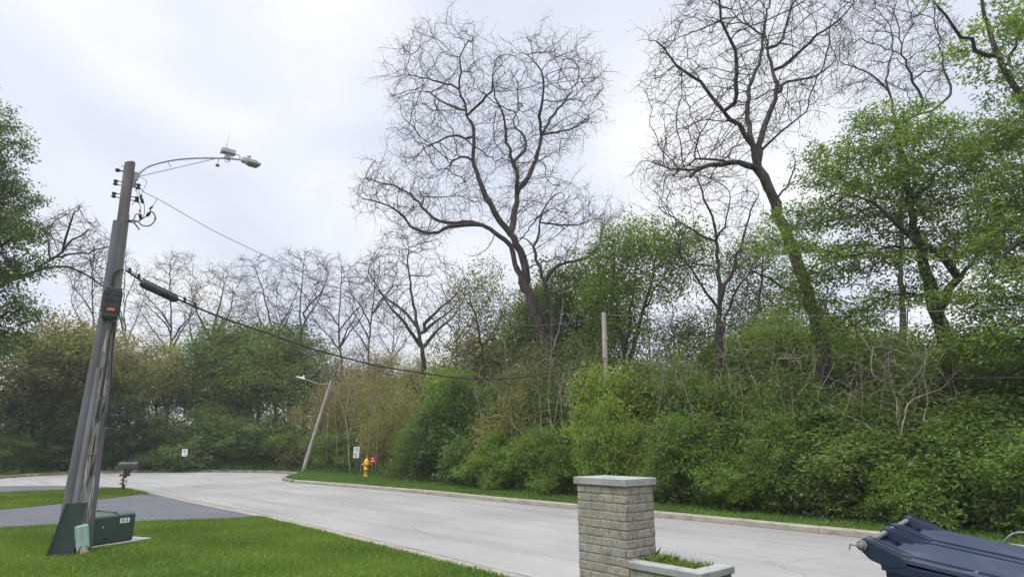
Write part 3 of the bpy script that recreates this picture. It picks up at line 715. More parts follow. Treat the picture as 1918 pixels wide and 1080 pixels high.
def guard(name, off, wid, dep, z0, z1, mat, yaw=0.0, flare=0.0):
    """half-round cable guard strapped on the pole; off: sideways offset as a share of the pole radius, faces the viewer"""
    mb = MB(); k = 9; zs = np.linspace(z0, z1, 14); vs = []
    a0 = math.asin(max(-1, min(1, off)))
    for z in zs:
        fl = flare * max(0, 1 - z / 3.9); r = prad(z) + .004; c = AXO(z) - right * fl * .9 + right * (r * math.sin(a0)) - view * (r * math.cos(a0)) + Z3 * z
        out = right * math.sin(a0 + yaw) - view * math.cos(a0 + yaw); sd = np.cross(Z3, out)
        for q in np.linspace(0, PI, k):
            vs.append(c - out * .045 + sd * math.cos(q) * (wid + fl * .35) / 2 + out * (math.sin(q) ** .6) * dep + out * .0)
    mb.add(vs, [(i * k + j, i * k + j + 1, (i + 1) * k + j + 1, (i + 1) * k + j) for i in range(len(zs) - 1) for j in range(k - 1)], 0, True)
    for e in (0, len(zs) - 1): mb.add(vs[e * k:(e + 1) * k], [tuple(range(k))])
    return mb.build(name, mat, pole, PB)
guard('cable_guard', -.88, .17, .10, ZL, pz(417), M['grey_guard'], flare=.15)
guard('cable_guard', -.40, .085, .07, ZL, pz(690), M['light_guard'], flare=.12)
guard('cable_guard', .86, .11, .075, ZL, pz(770), M['grey_guard'])
guard('cable_guard', .95, .07, .06, pz(770) + .02, pz(402), M['dark_galv'])
for zz in (pz(560) - .55, pz(760), pz(850)):
    mb = MB(); ang2 = np.linspace(0, 2 * PI, 25); r = prad(zz) + .006
    mb.tube([AXO(zz) + np.array([math.cos(a) * r, math.sin(a) * r, zz]) for a in ang2], .006, 4, caps=False)
    mb.build('strap', M['dark_galv'], pole, PB)
# dark seam cables down the face
mb = MB()
for (pp) in ([(213, 602), (204, 640), (198, 690), (191, 730), (183, 790)], [(216, 602), (210, 660), (206, 740), (197, 800)]):
    mb.tube(smooth_path([on_plane(x, y, PB - view * (prad(on_plane(x, y, PB, right)[2]) + .004), right) for x, y in pp], .1), .014, 6)
mb.build('cable', M['rubber'], pole, PB)
# big dark green sheet guard at the foot
mb = MB()
q = [PB + right * a + Z3 * z - view * (.20 + d) for a, z, d in ((-.43, -.05, .05), (-.09, -.05, .05), (.02, .80, .0), (-.27, .80, .0))]
mb.prism(q, view * .05)
mb.prism([q[0] - right * .012 - view * .02, q[0] + right * .012 - view * .02, q[3] + right * .012 - view * .02, q[3] - right * .012 - view * .02], view * .02)
mb.prism([q[1] - right * .02 - view * .018, q[1] - view * .018, q[2] - view * .018, q[2] - right * .02 - view * .018], view * .02)
mb.build('guard_plate', M['dark_green'], pole, PB)
# terminal box with the orange label
bc = AXO(4.4) + Z3 * ((pz(543) + pz(598)) / 2) - view * (prad(4) + .06) + right * .01; bh = pz(543) - pz(598)
tb = MB(); AX = (right, view, Z3)
tb.box(bc, (.255, .15, bh), AX, bev=.012)
for k in range(3): tb.box(bc - view * .077 + Z3 * (bh * (.33 - .22 * k)), (.235, .012, bh * .18), AX, bev=.004)
tb.box(bc - Z3 * (bh / 2 + .012), (.2, .11, .03), AX); tb.box(bc + right * .135 + Z3 * .02, (.02, .09, bh * .7), AX, bev=.004); tb.box(bc - right * .135 + Z3 * .02, (.02, .09, bh * .7), AX, bev=.004)
box = tb.build('terminal_box', M['closure'], pole, PB)
lb = MB(); lb.box(bc - view * .084 - Z3 * bh * .24, (.12, .006, .05), AX); lb.build('label_plate', M['orange'], box, PB)
# insulators: two pairs each side and the top bolt
def spool(px, py, s):
    root = on_plane(px, py, PB, right); mb = MB(); z = root[2]; edge = AXO(z) + Z3 * z + right * s * prad(z); out = right * s
    mb.box(edge + out * .045 + Z3 * .035, (.10, .03, .008), (out, view, Z3)); mb.box(edge + out * .045 - Z3 * .035, (.10, .03, .008), (out, view, Z3))
    mb.lathe(edge + out * .095 - Z3 * .055, [(.012, 0), (.034, .006), (.042, .03), (.026, .042), (.026, .066), (.042, .08), (.034, .104), (.012, .11)], 12)
    mb.build('insulator', M['closure'], pole, PB)
spool(223, 343, -1); spool(258, 349, 1); spool(219, 366, -1); spool(254, 373, 1)
mb = MB(); z = on_plane(232, 321, PB, right)[2]; e = AXO(z) + Z3 * z - right * prad(z)
mb.tube([e + right * .02, e - right * .07], .014, 6); mb.lathe(e - right * .13, [(.015, 0), (.036, .02), (.04, .05), (.02, .08)], 10, axis=right); mb.build('bolt', M['closure'], pole, PB)
mb = MB(); mb.tube([e + Z3 * .09 + right * .03, e + Z3 * .10 - right * .05], .007, 5); mb.build('bolt', M['closure'], pole, PB)
# bracket arm with its lamp
def arm_pt(px, py): return on_plane(px, py, PB + RN * .0, RN)
arm_px = [(256, 338), (259, 328), (272, 315), (295, 306), (330, 299), (370, 296), (410, 296), (440, 298), (455, 300)]
mb = MB(); mb.tube(smooth_path([arm_pt(*q) for q in arm_px], .1), .021, 8)
mb.tube([arm_pt(258, 331), arm_pt(402, 297.5)], .009, 6); mb.tube([arm_pt(315, 304), arm_pt(320, 313)], .007, 5)
br = AXO(6.9) + RN * (prad(6) + .03)
mb.box(br + Z3 * arm_pt(256, 324)[2], (.10, .07, .03), (RN, RD, Z3)); mb.box(br + Z3 * (arm_pt(256, 324)[2] - .14), (.06, .06, .26), (RN, RD, Z3), bev=.008)
arm = mb.build('lamp_arm', M['galv'], pole, PB)
A, B_ = arm_pt(453, 299.5), arm_pt(487, 309); ld = unit(B_ - A); ln = np.linalg.norm(B_ - A); lu = unit(np.cross(RD, ld)); lu = lu if lu[2] > 0 else -lu
mb = MB()
for t0, t1, wd, ht, o in ((0, .36, .14, .12, .012), (.30, .78, .25, .10, 0), (.72, 1.0, .20, .075, -.008)):
    mb.box(A + ld * ln * (t0 + t1) / 2 + lu * o, (ln * (t1 - t0), wd, ht), (ld, RD, lu), bev=.022)
lamp = mb.build('lamp_head', M['galv'], pole, PB)
mb = MB(); mb.lathe(A + ld * ln * .36 + lu * .05, [(.036, 0), (.036, .02), (.042, .025), (.042, .085), (.03, .10)], 14, axis=lu); mb.build('photocell', M['galv'], lamp, PB)
mb = MB(); mb.box(A + ld * ln * .64 - lu * .058, (ln * .48, .17, .03), (ld, RD, lu), bev=.012); mb.build('lens', M['dark_galv'], lamp, PB)
# radio unit with whip antenna and a hanging sensor
c0, c1 = arm_pt(415, 280), arm_pt(440, 287); bd = unit(c1 - c0); bu = unit(np.cross(RD, bd)); bu = bu if bu[2] > 0 else -bu; cc = (c0 + c1) / 2
mb = MB(); mb.box(cc, (.27, .16, .105), (bd, RD, bu), bev=.02); mb.box(cc - bu * .045, (.285, .175, .022), (bd, RD, bu), bev=.008)
mb.box(cc - bu * .085, (.09, .07, .08), (bd, RD, bu)); mb.box(arm_pt(426, 296), (.12, .09, .06), (bd, RD, bu), bev=.01); mb.tube([arm_pt(421, 300), arm_pt(424, 304), arm_pt(429, 303), arm_pt(432, 296)], .008, 5)
ru = mb.build('radio_unit', M['galv'], pole, PB)
mb = MB(); mb.tube(smooth_path([arm_pt(438, 289), arm_pt(446, 290), arm_pt(450, 295), arm_pt(448, 299)], .04), .008, 5); mb.build('cable', M['rubber'], ru, PB)
mb = MB(); mb.tube([arm_pt(424, 276), arm_pt(425, 271)], .011, 6); mb.tube([arm_pt(425, 272), arm_pt(428, 257)], .0045, 4); mb.tube([arm_pt(428, 257), arm_pt(432, 245)], .0028, 4); mb.build('antenna', M['galv'], ru, PB)
mb = MB(); mb.tube([arm_pt(410, 297), arm_pt(408, 306)], .007, 5); s0 = arm_pt(407.5, 309.5); mb.lathe(s0 - Z3 * .03, [(.012, 0), (.035, .008), (.042, .03), (.035, .05), (.012, .06)], 12); mb.build('sensor', M['dark_galv'], pole, PB)
# drip loops and connectors by the pole head
def wp(px, py): return on_plane(px, py, PB + right * .2 - view * .05, RN)
loops = [([(239, 414), (252, 413), (259, 415), (266, 422), (279, 423), (288, 416), (291, 408), (288, 399), (283, 396), (281, 393)], .012),
         ([(239, 412), (250, 412), (253, 403), (257, 400), (262, 402), (264, 408), (258, 415), (250, 416)], .010),
         ([(240, 415), (250, 417), (256, 423), (261, 430)], .013), ([(258, 415), (266, 410), (272, 406), (280, 402)], .010),
         ([(253, 358), (259, 352), (262, 366), (268, 372), (271, 396), (268, 407)], .006), ([(247, 384), (254, 376), (262, 384), (263, 400)], .006),
         ([(250, 376), (258, 379), (266, 378)], .006), ([(255, 334), (253, 346), (258, 366), (261, 382)], .005),
         ([(258, 331), (268, 334), (275, 341), (270, 352), (265, 364)], .0045), ([(284, 387), (289, 382), (294, 372)], .0055)]
mb = MB()
for pts, r in loops: mb.tube(smooth_path([wp(*q) for q in pts], .05), r, 5)
for (x, y, l, r, dx, dy) in ((278, 401, .11, .03, .45, 1), (263, 405, .10, .03, -.35, 1), (283, 389, .09, .018, .6, 1), (264, 367, .06, .022, .3, 1), (265, 374, .09, .022, -.5, 1), (267, 379, .05, .022, -.5, 1), (262, 395, .05, .016, 0, 1), (291, 409, .03, .018, 0, 1)):
    ax_ = unit(right * dx + Z3 * dy); c = wp(x, y); mb.lathe(c - ax_ * l / 2, [(r * .5, 0), (r, l * .12), (r, l * .8), (r * .5, l)], 8, axis=ax_)
mb.build('drip_loop', M['rubber'], pole, PB)
mb = MB(); mb.tube(smooth_path([on_plane(x, y, PB - view * (prad(4.5) + .012), right) for x, y in [(233, 505), (222, 506), (214, 511), (212, 522), (209, 541)]], .06), .016, 6)
mb.build('cable', M['rubber'], pole, PB)

# ---------------------------------------------------------------- pale pole in the thicket and the cables
WPX = at(1137, 760, 22.6); WP = np.array([WPX[0], 22.6, .1]); wtop = at(1131.5, 585, 22.6)[2]
wpole = tag(empty('utility_pole', WP), 'slim pale grey wooden utility pole rising out of the bright bush behind the pillar', 'utility pole')
M['pale_wood'] = mottled('bleached_wood', [(0.3, (0.21, 0.175, 0.155)), (0.55, (0.36, 0.325, 0.295)), (0.8, (0.46, 0.43, 0.40))], 9, (1, 1, .1), .9, .4, .008)
mb = MB(); mb.lathe(WP - Z3 * .2, [(.125, 0), (.112, 2.0), (.10, 4.2), (.085, wtop - WP[2] + .2)], 14); mb.build('shaft', M['pale_wood'], wpole, WP)
mb = MB(); mb.box([WP[0] - .12, WP[1] - .02, wtop - .13], (.16, .05, .05)); mb.lathe([WP[0] - .2, WP[1] - .02, wtop - .18], [(.03, 0), (.045, .03), (.03, .08)], 8); mb.build('bracket', M['closure'], wpole, WP)
mb = MB(); mb.box([WP[0] + .07, WP[1] - .09, wtop - 1.0], (.12, .05, .06)); mb.build('clamp', M['rust'], wpole, WP); mb = MB(); mb.box([WP[0] - .06, WP[1] - .1, at(1133, 668, 22.6)[2]], (.09, .06, .12)); mb.build('clamp', M['rust'], wpole, WP)

def cable(name, pts, r, label, mat, extra=None, n=6):
    root = tag(empty(name, pts[0]), label, 'cable'); mb = MB(); mb.tube(pts, r, n); mb.build('strand', mat, root, pts[0]); return root
dW = unit((WP - PB) * [1, 1, 0])
lo_px = [(236, 506), (262, 524), (335, 561), (420, 596), (500, 623), (580, 651), (700, 683), (790, 698), (850, 706), (900, 709), (960, 708), (1040, 697), (1090, 687), (1134, 676)]
lo = smooth_path([on_plane(x, y, PB, dW) for x, y in lo_px], .3)
lc = cable('telephone_cable', lo, .019, 'thick black overhead cable with a long splice tube sagging from the near pole', M['rubber'])
def lpt(px, py): return on_plane(px, py, PB, dW)
s0, s1 = lpt(263, 527), lpt(333, 560); sd = unit(s1 - s0); sl_ = np.linalg.norm(s1 - s0)
mb = MB(); mb.lathe(s0 - Z3 * .02, [(.03, 0), (.062, .03), (.075, .06), (.075, sl_ - .06), (.062, sl_ - .03), (.03, sl_)], 14, axis=sd)
for k in range(9): mb.box(s0 + sd * sl_ * (.1 + .1 * k) + Z3 * .05, (.05, .05, .06), (sd, np.cross(Z3, sd), Z3), bev=.008)
mb.build('splice_case', M['closure'], lc, lo[0])
mb = MB(); up_ = [on_plane(x, y - 6, PB, dW) for x, y in [(236, 507), (262, 525), (335, 560), (372, 577)]]; mb.tube(smooth_path(up_, .2), .008, 5)
for (x, y) in ((243, 508), (260, 519), (346, 563), (366, 573)): c = lpt(x, y); mb.box(c + Z3 * .02, (.05, .035, .09), (sd, np.cross(Z3, sd), Z3), bev=.006)
mb.build('hanger', M['rubber'], lc, lo[0])
hi_px = [(258, 347), (268, 359), (295, 372), (340, 398), (400, 432), (470, 466), (545, 501), (640, 541), (760, 580), (880, 603), (1000, 609), (1080, 602), (1131, 592)]
hi = smooth_path([on_plane(x, y, PB, dW) for x, y in hi_px], .3)
cable('power_wire', hi, .007, 'thin grey overhead wire running from below the lamp bracket across the sky', M['wire'], n=5)
RR = unit(-RD - .10 * RN)
def rcab(name, pxs, r, label, mat): cable(name, smooth_path([on_plane(x, y, WP, RR) for x, y in pxs], .3), r, label, mat, n=5)
rcab('telephone_cable', [(1135, 677), (1220, 684), (1330, 693), (1450, 701), (1600, 706), (1760, 708), (1918, 707), (1990, 706)], .014, 'black overhead cable running right from the pale pole in front of the trees', M['rubber'])
M['bright_wire'] = mottled('bright_wire', [(0.3, (0.36, 0.36, 0.36)), (0.7, (0.46, 0.46, 0.46))], 8, rough=.4, bs=0)
rcab('power_wire', [(1132, 589), (1230, 592), (1400, 593), (1600, 589), (1780, 581), (1990, 568)], .0036, 'thin bright wire running right from the top of the pale pole', M['bright_wire'])

# ---------------------------------------------------------------- leaning far street-light pole
LB = np.array([*p2(568, 882.3, .1), .1]); tq = at(613, 738, LB[1] - .2)
lpole = tag(empty('street_lamp', LB), 'leaning pale wooden lamp pole at the far end of the grass strip', 'street lamp')
mb = MB(); ldir = unit(tq - LB); mb.tube([LB - ldir * .3, LB + ldir * 2, tq, tq + ldir * .9], [.15, .14, .115, .10], 12); mb.build('shaft', M['pale_wood'], lpole, LB)
La = tq + ldir * .75; Lb = at(570, 709, LB[1] - 1.2); Lm = at(600, 719, LB[1] - .5)
mb = MB(); mb.tube(smooth_path([La, Lm, Lb], .2), .028, 6); arm2 = mb.build('lamp_arm', M['galv'], lpole, LB)
ld2 = unit(at(559, 706, LB[1] - 1.3) - Lb); mb = MB(); l2u = unit(np.cross(np.cross(ld2, Z3), ld2))
mb.box(Lb + ld2 * .10, (.3, .2, .10), (ld2, np.cross(Z3, ld2), l2u), bev=.03); mb.box(Lb + ld2 * .33, (.32, .17, .08), (ld2, np.cross(Z3, ld2), l2u), bev=.03); mb.lathe(Lb + ld2 * .08 + l2u * .04, [(.05, 0), (.05, .13), (.03, .16)], 8, axis=l2u)
mb.build('lamp_head', M['white'], lpole, LB)

# ---------------------------------------------------------------- transformer cabinet
T0 = gp(166, 1028, ZL); T1 = gp(247, 1015, ZL); ta = unit(T1 - T0); tb_ = np.array([-ta[1], ta[0], 0])
Wt = np.linalg.norm(T1 - T0); Dt = .62; Ht = on_plane(176, 962, T0, ta)[2] - ZL - .04
Tc = T0 + ta * Wt / 2 + tb_ * Dt / 2
tr = tag(empty('transformer_cabinet', Tc), 'dark green metal transformer cabinet with a white A4 sticker on a concrete pad', 'transformer')
def tbx(mb, u0, u1, v0, v1, z0, z1, bev=0): mb.box(T0 + ta * (u0 + u1) / 2 + tb_ * (v0 + v1) / 2 + Z3 * (z0 + z1) / 2, (abs(u1 - u0), abs(v1 - v0), abs(z1 - z0)), (ta, tb_, Z3), bev=bev)
mb = MB(); tbx(mb, -.12, Wt + .36, -.06, Dt + .12, -.10, .04, .01); mb.build('pad', M['pad'], tr, Tc)
zb = .045
mb = MB(); prof = [(.03, zb), (.0, zb + .02), (0, Ht - .07)] + [(.06 - .06 * math.cos(a), Ht - .06 + .06 * math.sin(a)) for a in np.linspace(.2, PI / 2, 5)] + [(Dt - .05, Ht + .025), (Dt, Ht - .02), (Dt, zb)]
def hood(u0, u1, g=0.0):
    mb = MB(); vs = [T0 + ta * u0 + tb_ * (v + g) + Z3 * z for v, z in prof]; mb.prism(vs, ta * (u1 - u0)); return mb
mb = hood(0, Wt * .575); mb.build('door', M['green_metal'], tr, Tc)
mb = hood(Wt * .58, Wt); mb.build('door', M['green_metal'], tr, Tc)
mb = MB(); tbx(mb, Wt * .57, Wt * .585, .01, Dt - .02, zb + .02, Ht + .0); tbx(mb, Wt * .555, Wt * .60, .07, .12, Ht + .002, Ht + .03, .005); tbx(mb, Wt * .555, Wt * .60, Dt - .12, Dt - .07, Ht + .02, Ht + .045, .005); mb.tube([T0 + ta * Wt * .578 + tb_ * .1 + Z3 * (Ht + .018), T0 + ta * Wt * .578 + tb_ * (Dt - .1) + Z3 * (Ht + .036)], .008, 5); mb.build('hinge', M['closure'], tr, Tc)
mb = MB(); tbx(mb, -.014, -.002, .06, Dt - .06, zb + .03, Ht - .06, .004); tbx(mb, -.03, -.012, .10, .13, zb + .25, Ht - .16, .004); mb.build('side_panel', M['dark_green'], tr, Tc)
mb = MB(); tbx(mb, -.02, -.015, .16, .38, Ht - .19, Ht - .09); tbx(mb, -.02, -.015, .12, .20, Ht - .42, Ht - .2); mb.build('warning_label', M['grey_ink'], tr, Tc)
mb = MB(); tbx(mb, Wt * .30, Wt * .40, -.012, -.001, .12, .16, .003); mb.build('latch', M['dark_green'], tr, Tc); mb = MB(); tbx(mb, Wt * .5, Wt * .56, -.014, -.001, .17, .19, .003); mb.build('latch', M['dark_green'], tr, Tc)
mb = MB(); tbx(mb, Wt * .235, Wt * .26, -.006, -.001, Ht - .21, Ht - .185, .002); mb.build('tag', M['white'], tr, Tc)
sc_ = T0 + ta * Wt * .745 - tb_ * .004 + Z3 * (Ht - .125)
mb = MB(); mb.box(sc_, (.19, .004, .082), (ta, tb_, Z3)); st_ = mb.build('sticker', M['white'], tr, Tc)
text_mesh('lettering', 'A 4', .085, sc_ - tb_ * .004, ta, Z3, M['black'], st_, Tc, .0012)

# ---------------------------------------------------------------- small leaning telecom pedestal
E0 = gp(155, 1037, ZL); et = unit(np.array([-.20, -.02, 1.0])); ex = unit(np.cross(view, et)); ey = np.cross(et, ex)
ped = tag(empty('pedestal', E0), 'small leaning pale green pedestal with a rusted foot in front of the transformer cabinet', 'pedestal')
mb = MB(); pr = []
def shell(z0, z1, w0, d0, n=14):
    m2_ = MB(); vs = []
    for z in (z0, z1 - .025, z1):
        s = 1 if z < z1 else .8
        for a in np.linspace(0, 2 * PI, n, endpoint=False):
            c, s_ = math.cos(a), math.sin(a); f = (abs(c) ** 3 + abs(s_) ** 3) ** (-1 / 3)
            vs.append(E0 + ex * c * f * w0 * s + ey * s_ * f * d0 * s + et * z)
    m2_.add(vs, [(i * n + j, i * n + (j + 1) % n, (i + 1) * n + (j + 1) % n, (i + 1) * n + j) for i in range(2) for j in range(n)], 0, False)
    m2_.add(vs[-n:], [tuple(range(n))]); return m2_
shell(-.05, .15, .088, .075).build('foot', M['rust'], ped, E0)
m2_ = shell(.13, .46, .098, .085); m2_.box(E0 + et * .29 - ey * .088, (.012, .008, .3), (ex, ey, et)); m2_.build('cover', M['pale_green'], ped, E0)
for dx, h in ((-.06, .06), (.02, .09), (.075, .045)):
    mb = MB(); mb.prism([E0 + ex * (dx - .03) + et * .14 - ey * .086, E0 + ex * (dx + .03) + et * .14 - ey * .086, E0 + ex * (dx + .01) + et * (.14 - h) - ey * .086], ey * .006); mb.build('peeling_paint', M['pale_green'], ped, E0)

# ---------------------------------------------------------------- mailbox
MBp = gp(230, 917.3, ZL); mx = unit(np.array([.97, .24, 0])); my = np.array([-mx[1], mx[0], 0])
mail = tag(empty('mailbox', MBp), 'dark grey mailbox on a brown wooden post at the tip of the grass strip', 'mailbox')
mb = MB(); mb.box(MBp + Z3 * .34, (.105, .105, .88), (mx, my, Z3), bev=.008)
a_, b2 = MBp + Z3 * .5 + mx * .03, MBp + Z3 * .84 + mx * .22; dv = unit(b2 - a_); mb.box((a_ + b2) / 2, (np.linalg.norm(b2 - a_) + .06, .09, .09), (dv, my, np.cross(dv, my)), bev=.006)
mb.box(MBp + Z3 * .56, (.34, .16, .075), (mx, my, Z3), bev=.006); mb.build('post', M['brown'], mail, MBp)
mb = MB(); c = MBp + mx * .06 + Z3 * .80; hw = .12; L_ = .64; pr = [(-hw, 0), (hw, 0), (hw, .13)] + [(hw * math.cos(a), .13 + hw * .95 * math.sin(a)) for a in np.linspace(.25, PI - .25, 8)] + [(-hw, .13)]
mb.prism([c - mx * L_ / 2 + my * u + Z3 * v for u, v in pr], mx * L_); bx_ = mb.build('box', M['mail'], mail, MBp)
mb = MB(); mb.prism([c + mx * L_ / 2 + my * u * 1.05 + Z3 * (v * 1.03 - .003) for u, v in pr], mx * .02); mb.build('door', M['mail'], mail, MBp)
mb = MB(); mb.box(c + mx * .1 - my * (hw + .008) + Z3 * .16, (.03, .01, .16), (mx, my, Z3)); mb.build('flag', M['mail'], mail, MBp)
mb = MB(); mb.box(MBp + mx * .09 - my * .075 + Z3 * .34, (.13, .02, .24), (mx, my, Z3), bev=.004); pl_ = mb.build('number_plaque', M['white'], mail, MBp)
mb = MB(); mb.lathe(MBp + mx * .09 - my * .087 + Z3 * .34, [(.035, 0), (.035, .004), (.02, .005)], 12, axis=-my); mb.build('emblem', M['grey_ink'], pl_, MBp)
mb = MB(); mb.box(MBp - mx * .085 - my * .02 + Z3 * .38, (.07, .05, .09), (mx, my, Z3), bev=.01); mb.build('ornament', M['grey_ink'], mail, MBp); mb = MB(); mb.box(MBp - mx * .1 - my * .02 + Z3 * .25, (.08, .06, .07), (mx, my, Z3), bev=.01); mb.build('ornament', M['grey_ink'], mail, MBp)

# ---------------------------------------------------------------- signs and hydrant
def sign(px, py_mid, py_base, Y, w_, h_, face, label, post_mat, marks, postr=.028):
    c = at(px, py_mid, Y); b0 = np.array([c[0], Y, .10]); root = tag(empty('sign', b0), label, 'sign'); d = unit(c * [1, 1, 0]); sx_ = np.array([d[1], -d[0], 0]); ax_ = (sx_, d, Z3)
    mb = MB(); mb.box((b0 + Z3 * (c[2] + h_ * .45 - .1) * .5) + d * .03, (postr * 2, postr, c[2] + h_ * .45), ax_); mb.build('post', post_mat, root, b0)
    mb = MB(); mb.box(c, (w_, .008, h_), ax_, bev=.002); pn = mb.build('panel', face, root, b0)
    for nm, mat, items in marks:
        mb = MB()
        for (u, v, ww, hh) in items: mb.box(c - d * .006 + sx_ * u * w_ + Z3 * v * h_, (ww * w_, .004, hh * h_), ax_)
        mb.build(nm, mat, pn, b0)
    return root
YA = edge_at(346, -1.1)[1]; sign(346, 847, 880, YA, .31, .43, M['white'], 'small white sign with grey lettering in front of the dark hedge behind the far kerb', M['dark_green'], [('lettering', M['grey_ink'], [(0, .30, .5, .10), (0, .16, .5, .09), (0, .04, .42, .06)]), ('underline', M['black'], [(0, -.24, .5, .06)])])
hyd0 = gp(685, 893, .1)
YB = hyd0[1] + .5; sign(667.5, 846.5, 892, YB, .30, .57, M['white'], 'tall white sign on a dark post standing left of the yellow hydrant', M['closure'], [('lettering', M['grey_ink'], [(0, .36, .6, .07), (0, .24, .6, .06), (0, .12, .5, .05), (0, -.36, .5, .06)]), ('symbol', M['black'], [(-.18, -.16, .26, .14), (.22, -.12, .2, .05)])])
YR = hyd0[1] + .15; sign(698, 860, 889, YR, .30, .30, M['red'], 'small square red sign on a thin pale post just right of the yellow hydrant', M['galv'], [('symbol', M['white'], [(0, .2, .22, .2), (0, -.24, .56, .16)])], .014)
hyd = tag(empty('fire_hydrant', hyd0), 'yellow fire hydrant standing in the grass beside the small red sign', 'fire hydrant'); hx = np.array([-.95, -.3, 0]); hx = unit(hx); hs = 1.06
mb = MB(); mb.lathe(hyd0 - Z3 * .03, [(r * hs, z * hs) for r, z in [(.10, 0), (.10, .04), (.125, .05), (.125, .09), (.105, .10), (.105, .36), (.13, .37), (.13, .41), (.108, .42), (.108, .66), (.135, .67), (.135, .71), (.12, .73)]], 20); mb.build('barrel', M['yellow'], hyd, hyd0)
mb = MB(); mb.lathe(hyd0 + Z3 * .70 * hs, [(.12 * hs, 0), (.115 * hs, .06), (.09 * hs, .13), (.05 * hs, .165), (.028, .175), (.028, .23), (.0225, .235)], 20); mb.build('bonnet', M['yellow'], hyd, hyd0)
for dr, rr, ll in ((hx, .062, .20), (-hx, .062, .17), (unit(np.cross(hx, Z3)) * (1 if np.cross(hx, Z3)[1] < 0 else -1), .08, .20)):
    mb = MB(); mb.lathe(hyd0 + Z3 * .60 * hs, [(rr * .8, 0), (rr * .8, ll - .07), (rr, ll - .065), (rr, ll - .005), (rr * .4, ll), (rr * .4, ll + .03)], 14, axis=dr + Z3 * .0); mb.build('outlet', M['yellow'], hyd, hyd0)

# ---------------------------------------------------------------- brick pillar and planter (run parallel to the street)
def cap_pt(px, py): return gp(px, py, 1.50)
C0 = cap_pt(1171, 897)                        # nearest corner of the cap
wl = -RD; wn = RN                             # along the wall to the right, and away from the house
def at_w(u, v, z): return C0 * [1, 1, 0] + wl * u + wn * v + Z3 * z
capA, capB = .62, .445; ov = .022             # cap: length to the left, depth
pil = tag(empty('brick_pillar', at_w(-capA / 2, capB / 2, 0)), 'square tan brick pillar with a grey stone cap in front of the road', 'pillar'); pb0 = np.array(pil.location)
AXW = (wl, wn, Z3)
mb = MB(); mb.box(at_w(-capA / 2, capB / 2, 1.468), (capA, capB, .064), AXW, bev=.005); mb.build('cap', M['concrete'], pil, pb0)
BL, BH, J = .194, .061, .0105
def brick_run(mb, vy, p_of, length, z, seq_seed):
    """lays bricks along one face; p_of(u) -> centre line at distance u"""
    r_ = random.Random(seq_seed); u = 0.0; first = True
    while u < length - .012:
        l = (BL * r_.choice([.35, .55, .8]) if first else BL * r_.choice([1, 1, 1, .92, .62])); first = False
        if length - (u + l) < .05: l = length - u
        l = min(l, length - u); yield u + l / 2, l - J; u += l
def brick_faces(name, parent, base, u0, u1, v0, v1, z0, z1, seed, depth=.045):
    mb = MB(); vy = []; n = int(round((z1 - z0) / (BH + J)))
    h = (z1 - z0) / n
    for k in range(n):
        zc_ = z0 + h * (k + .5); faces = (((u0, v0), wl, u1 - u0, wn), ((u1, v0), wn, v1 - v0, -wl), ((u1, v1), -wl, u1 - u0, -wn), ((u0, v1), -wn, v1 - v0, wl))
        for fi, ((uu, vv), d, ln_, inn) in enumerate(faces):
            for c, l in brick_run(mb, vy, None, ln_, zc_, seed + k * 7 + fi * 131):
                n0 = len(mb.f); out = random.uniform(-.003, .002)
                ctr = at_w(uu, vv, zc_) + d * c + inn * (depth / 2 - out)
                tl = random.gauss(0, .006); dd = unit(d + Z3 * tl)
                mb.box(ctr, (l + random.uniform(-.003, .003), depth, h - J + random.uniform(-.003, .002)), (dd, inn, np.cross(dd, inn) * (1 if np.cross(dd, inn)[2] > 0 else -1)), bev=.005)
                vy += [random.random()] * (len(mb.f) - n0)
    o = mb.build(name, M['brick'], parent, base, vy)
    m2_ = MB(); e = .007; c = at_w((u0 + u1) / 2, (v0 + v1) / 2, (z0 + z1) / 2 + .001)
    m2_.box(c, (u1 - u0 - 2 * e, v1 - v0 - 2 * e, z1 - z0 - .004), AXW); m2_.build('mortar_core' if name == 'shaft' else 'mortar', M['mortar'], parent, base)
    return o
brick_faces('shaft', pil, pb0, -capA + ov, -ov, ov, capB - ov, -.02, 1.435, 11)
# planter wall: front run and right end, flush with the pillar's front
pu0, pu1, pv0, pv1 = -ov + .003, .66, .03, .50; PZ = float(at(1184, 1049, at_w(-ov, .03, 0)[1])[2])
plt = tag(empty('brick_planter', at_w(.3, .25, 0)), 'low brick planter wall with grey coping stones joined to the brick pillar', 'planter'); pq0 = np.array(plt.location)
brick_faces('front_wall', plt, pq0, pu0, pu1, pv0, pv0 + .10, -.02, PZ - .062, 41)
brick_faces('side_wall', plt, pq0, pu1 - .10, pu1 - .002, pv0 + .112, pv1 - .002, -.02, PZ - .062, 61)
brick_faces('back_wall', plt, pq0, pu0, pu1 - .112, pv1 - .10, pv1 - .004, -.02, PZ - .09, 81)
for (u0, u1, v0, v1) in ((pu0 + .002, pu1 + .02, pv0 - .02, pv0 + .115), (pu1 - .12, pu1 + .022, pv0 + .120, pv0 + .29), (pu1 - .12, pu1 + .020, pv0 + .295, pv1 + .005)):
    mb = MB(); mb.box(at_w((u0 + u1) / 2, (v0 + v1) / 2, PZ - .03), (u1 - u0, v1 - v0, .058), AXW, bev=.006); mb.build('coping_stone', M['concrete'], plt, pq0)
mb = MB(); mb.box(at_w((pu0 + pu1 - .12) / 2, (pv0 + .12 + pv1 - .11) / 2, PZ - .2), (pu1 - .12 - pu0 - .004, pv1 - .11 - pv0 - .12, .26), AXW); mb.build('soil', M['soil'], plt, pq0)
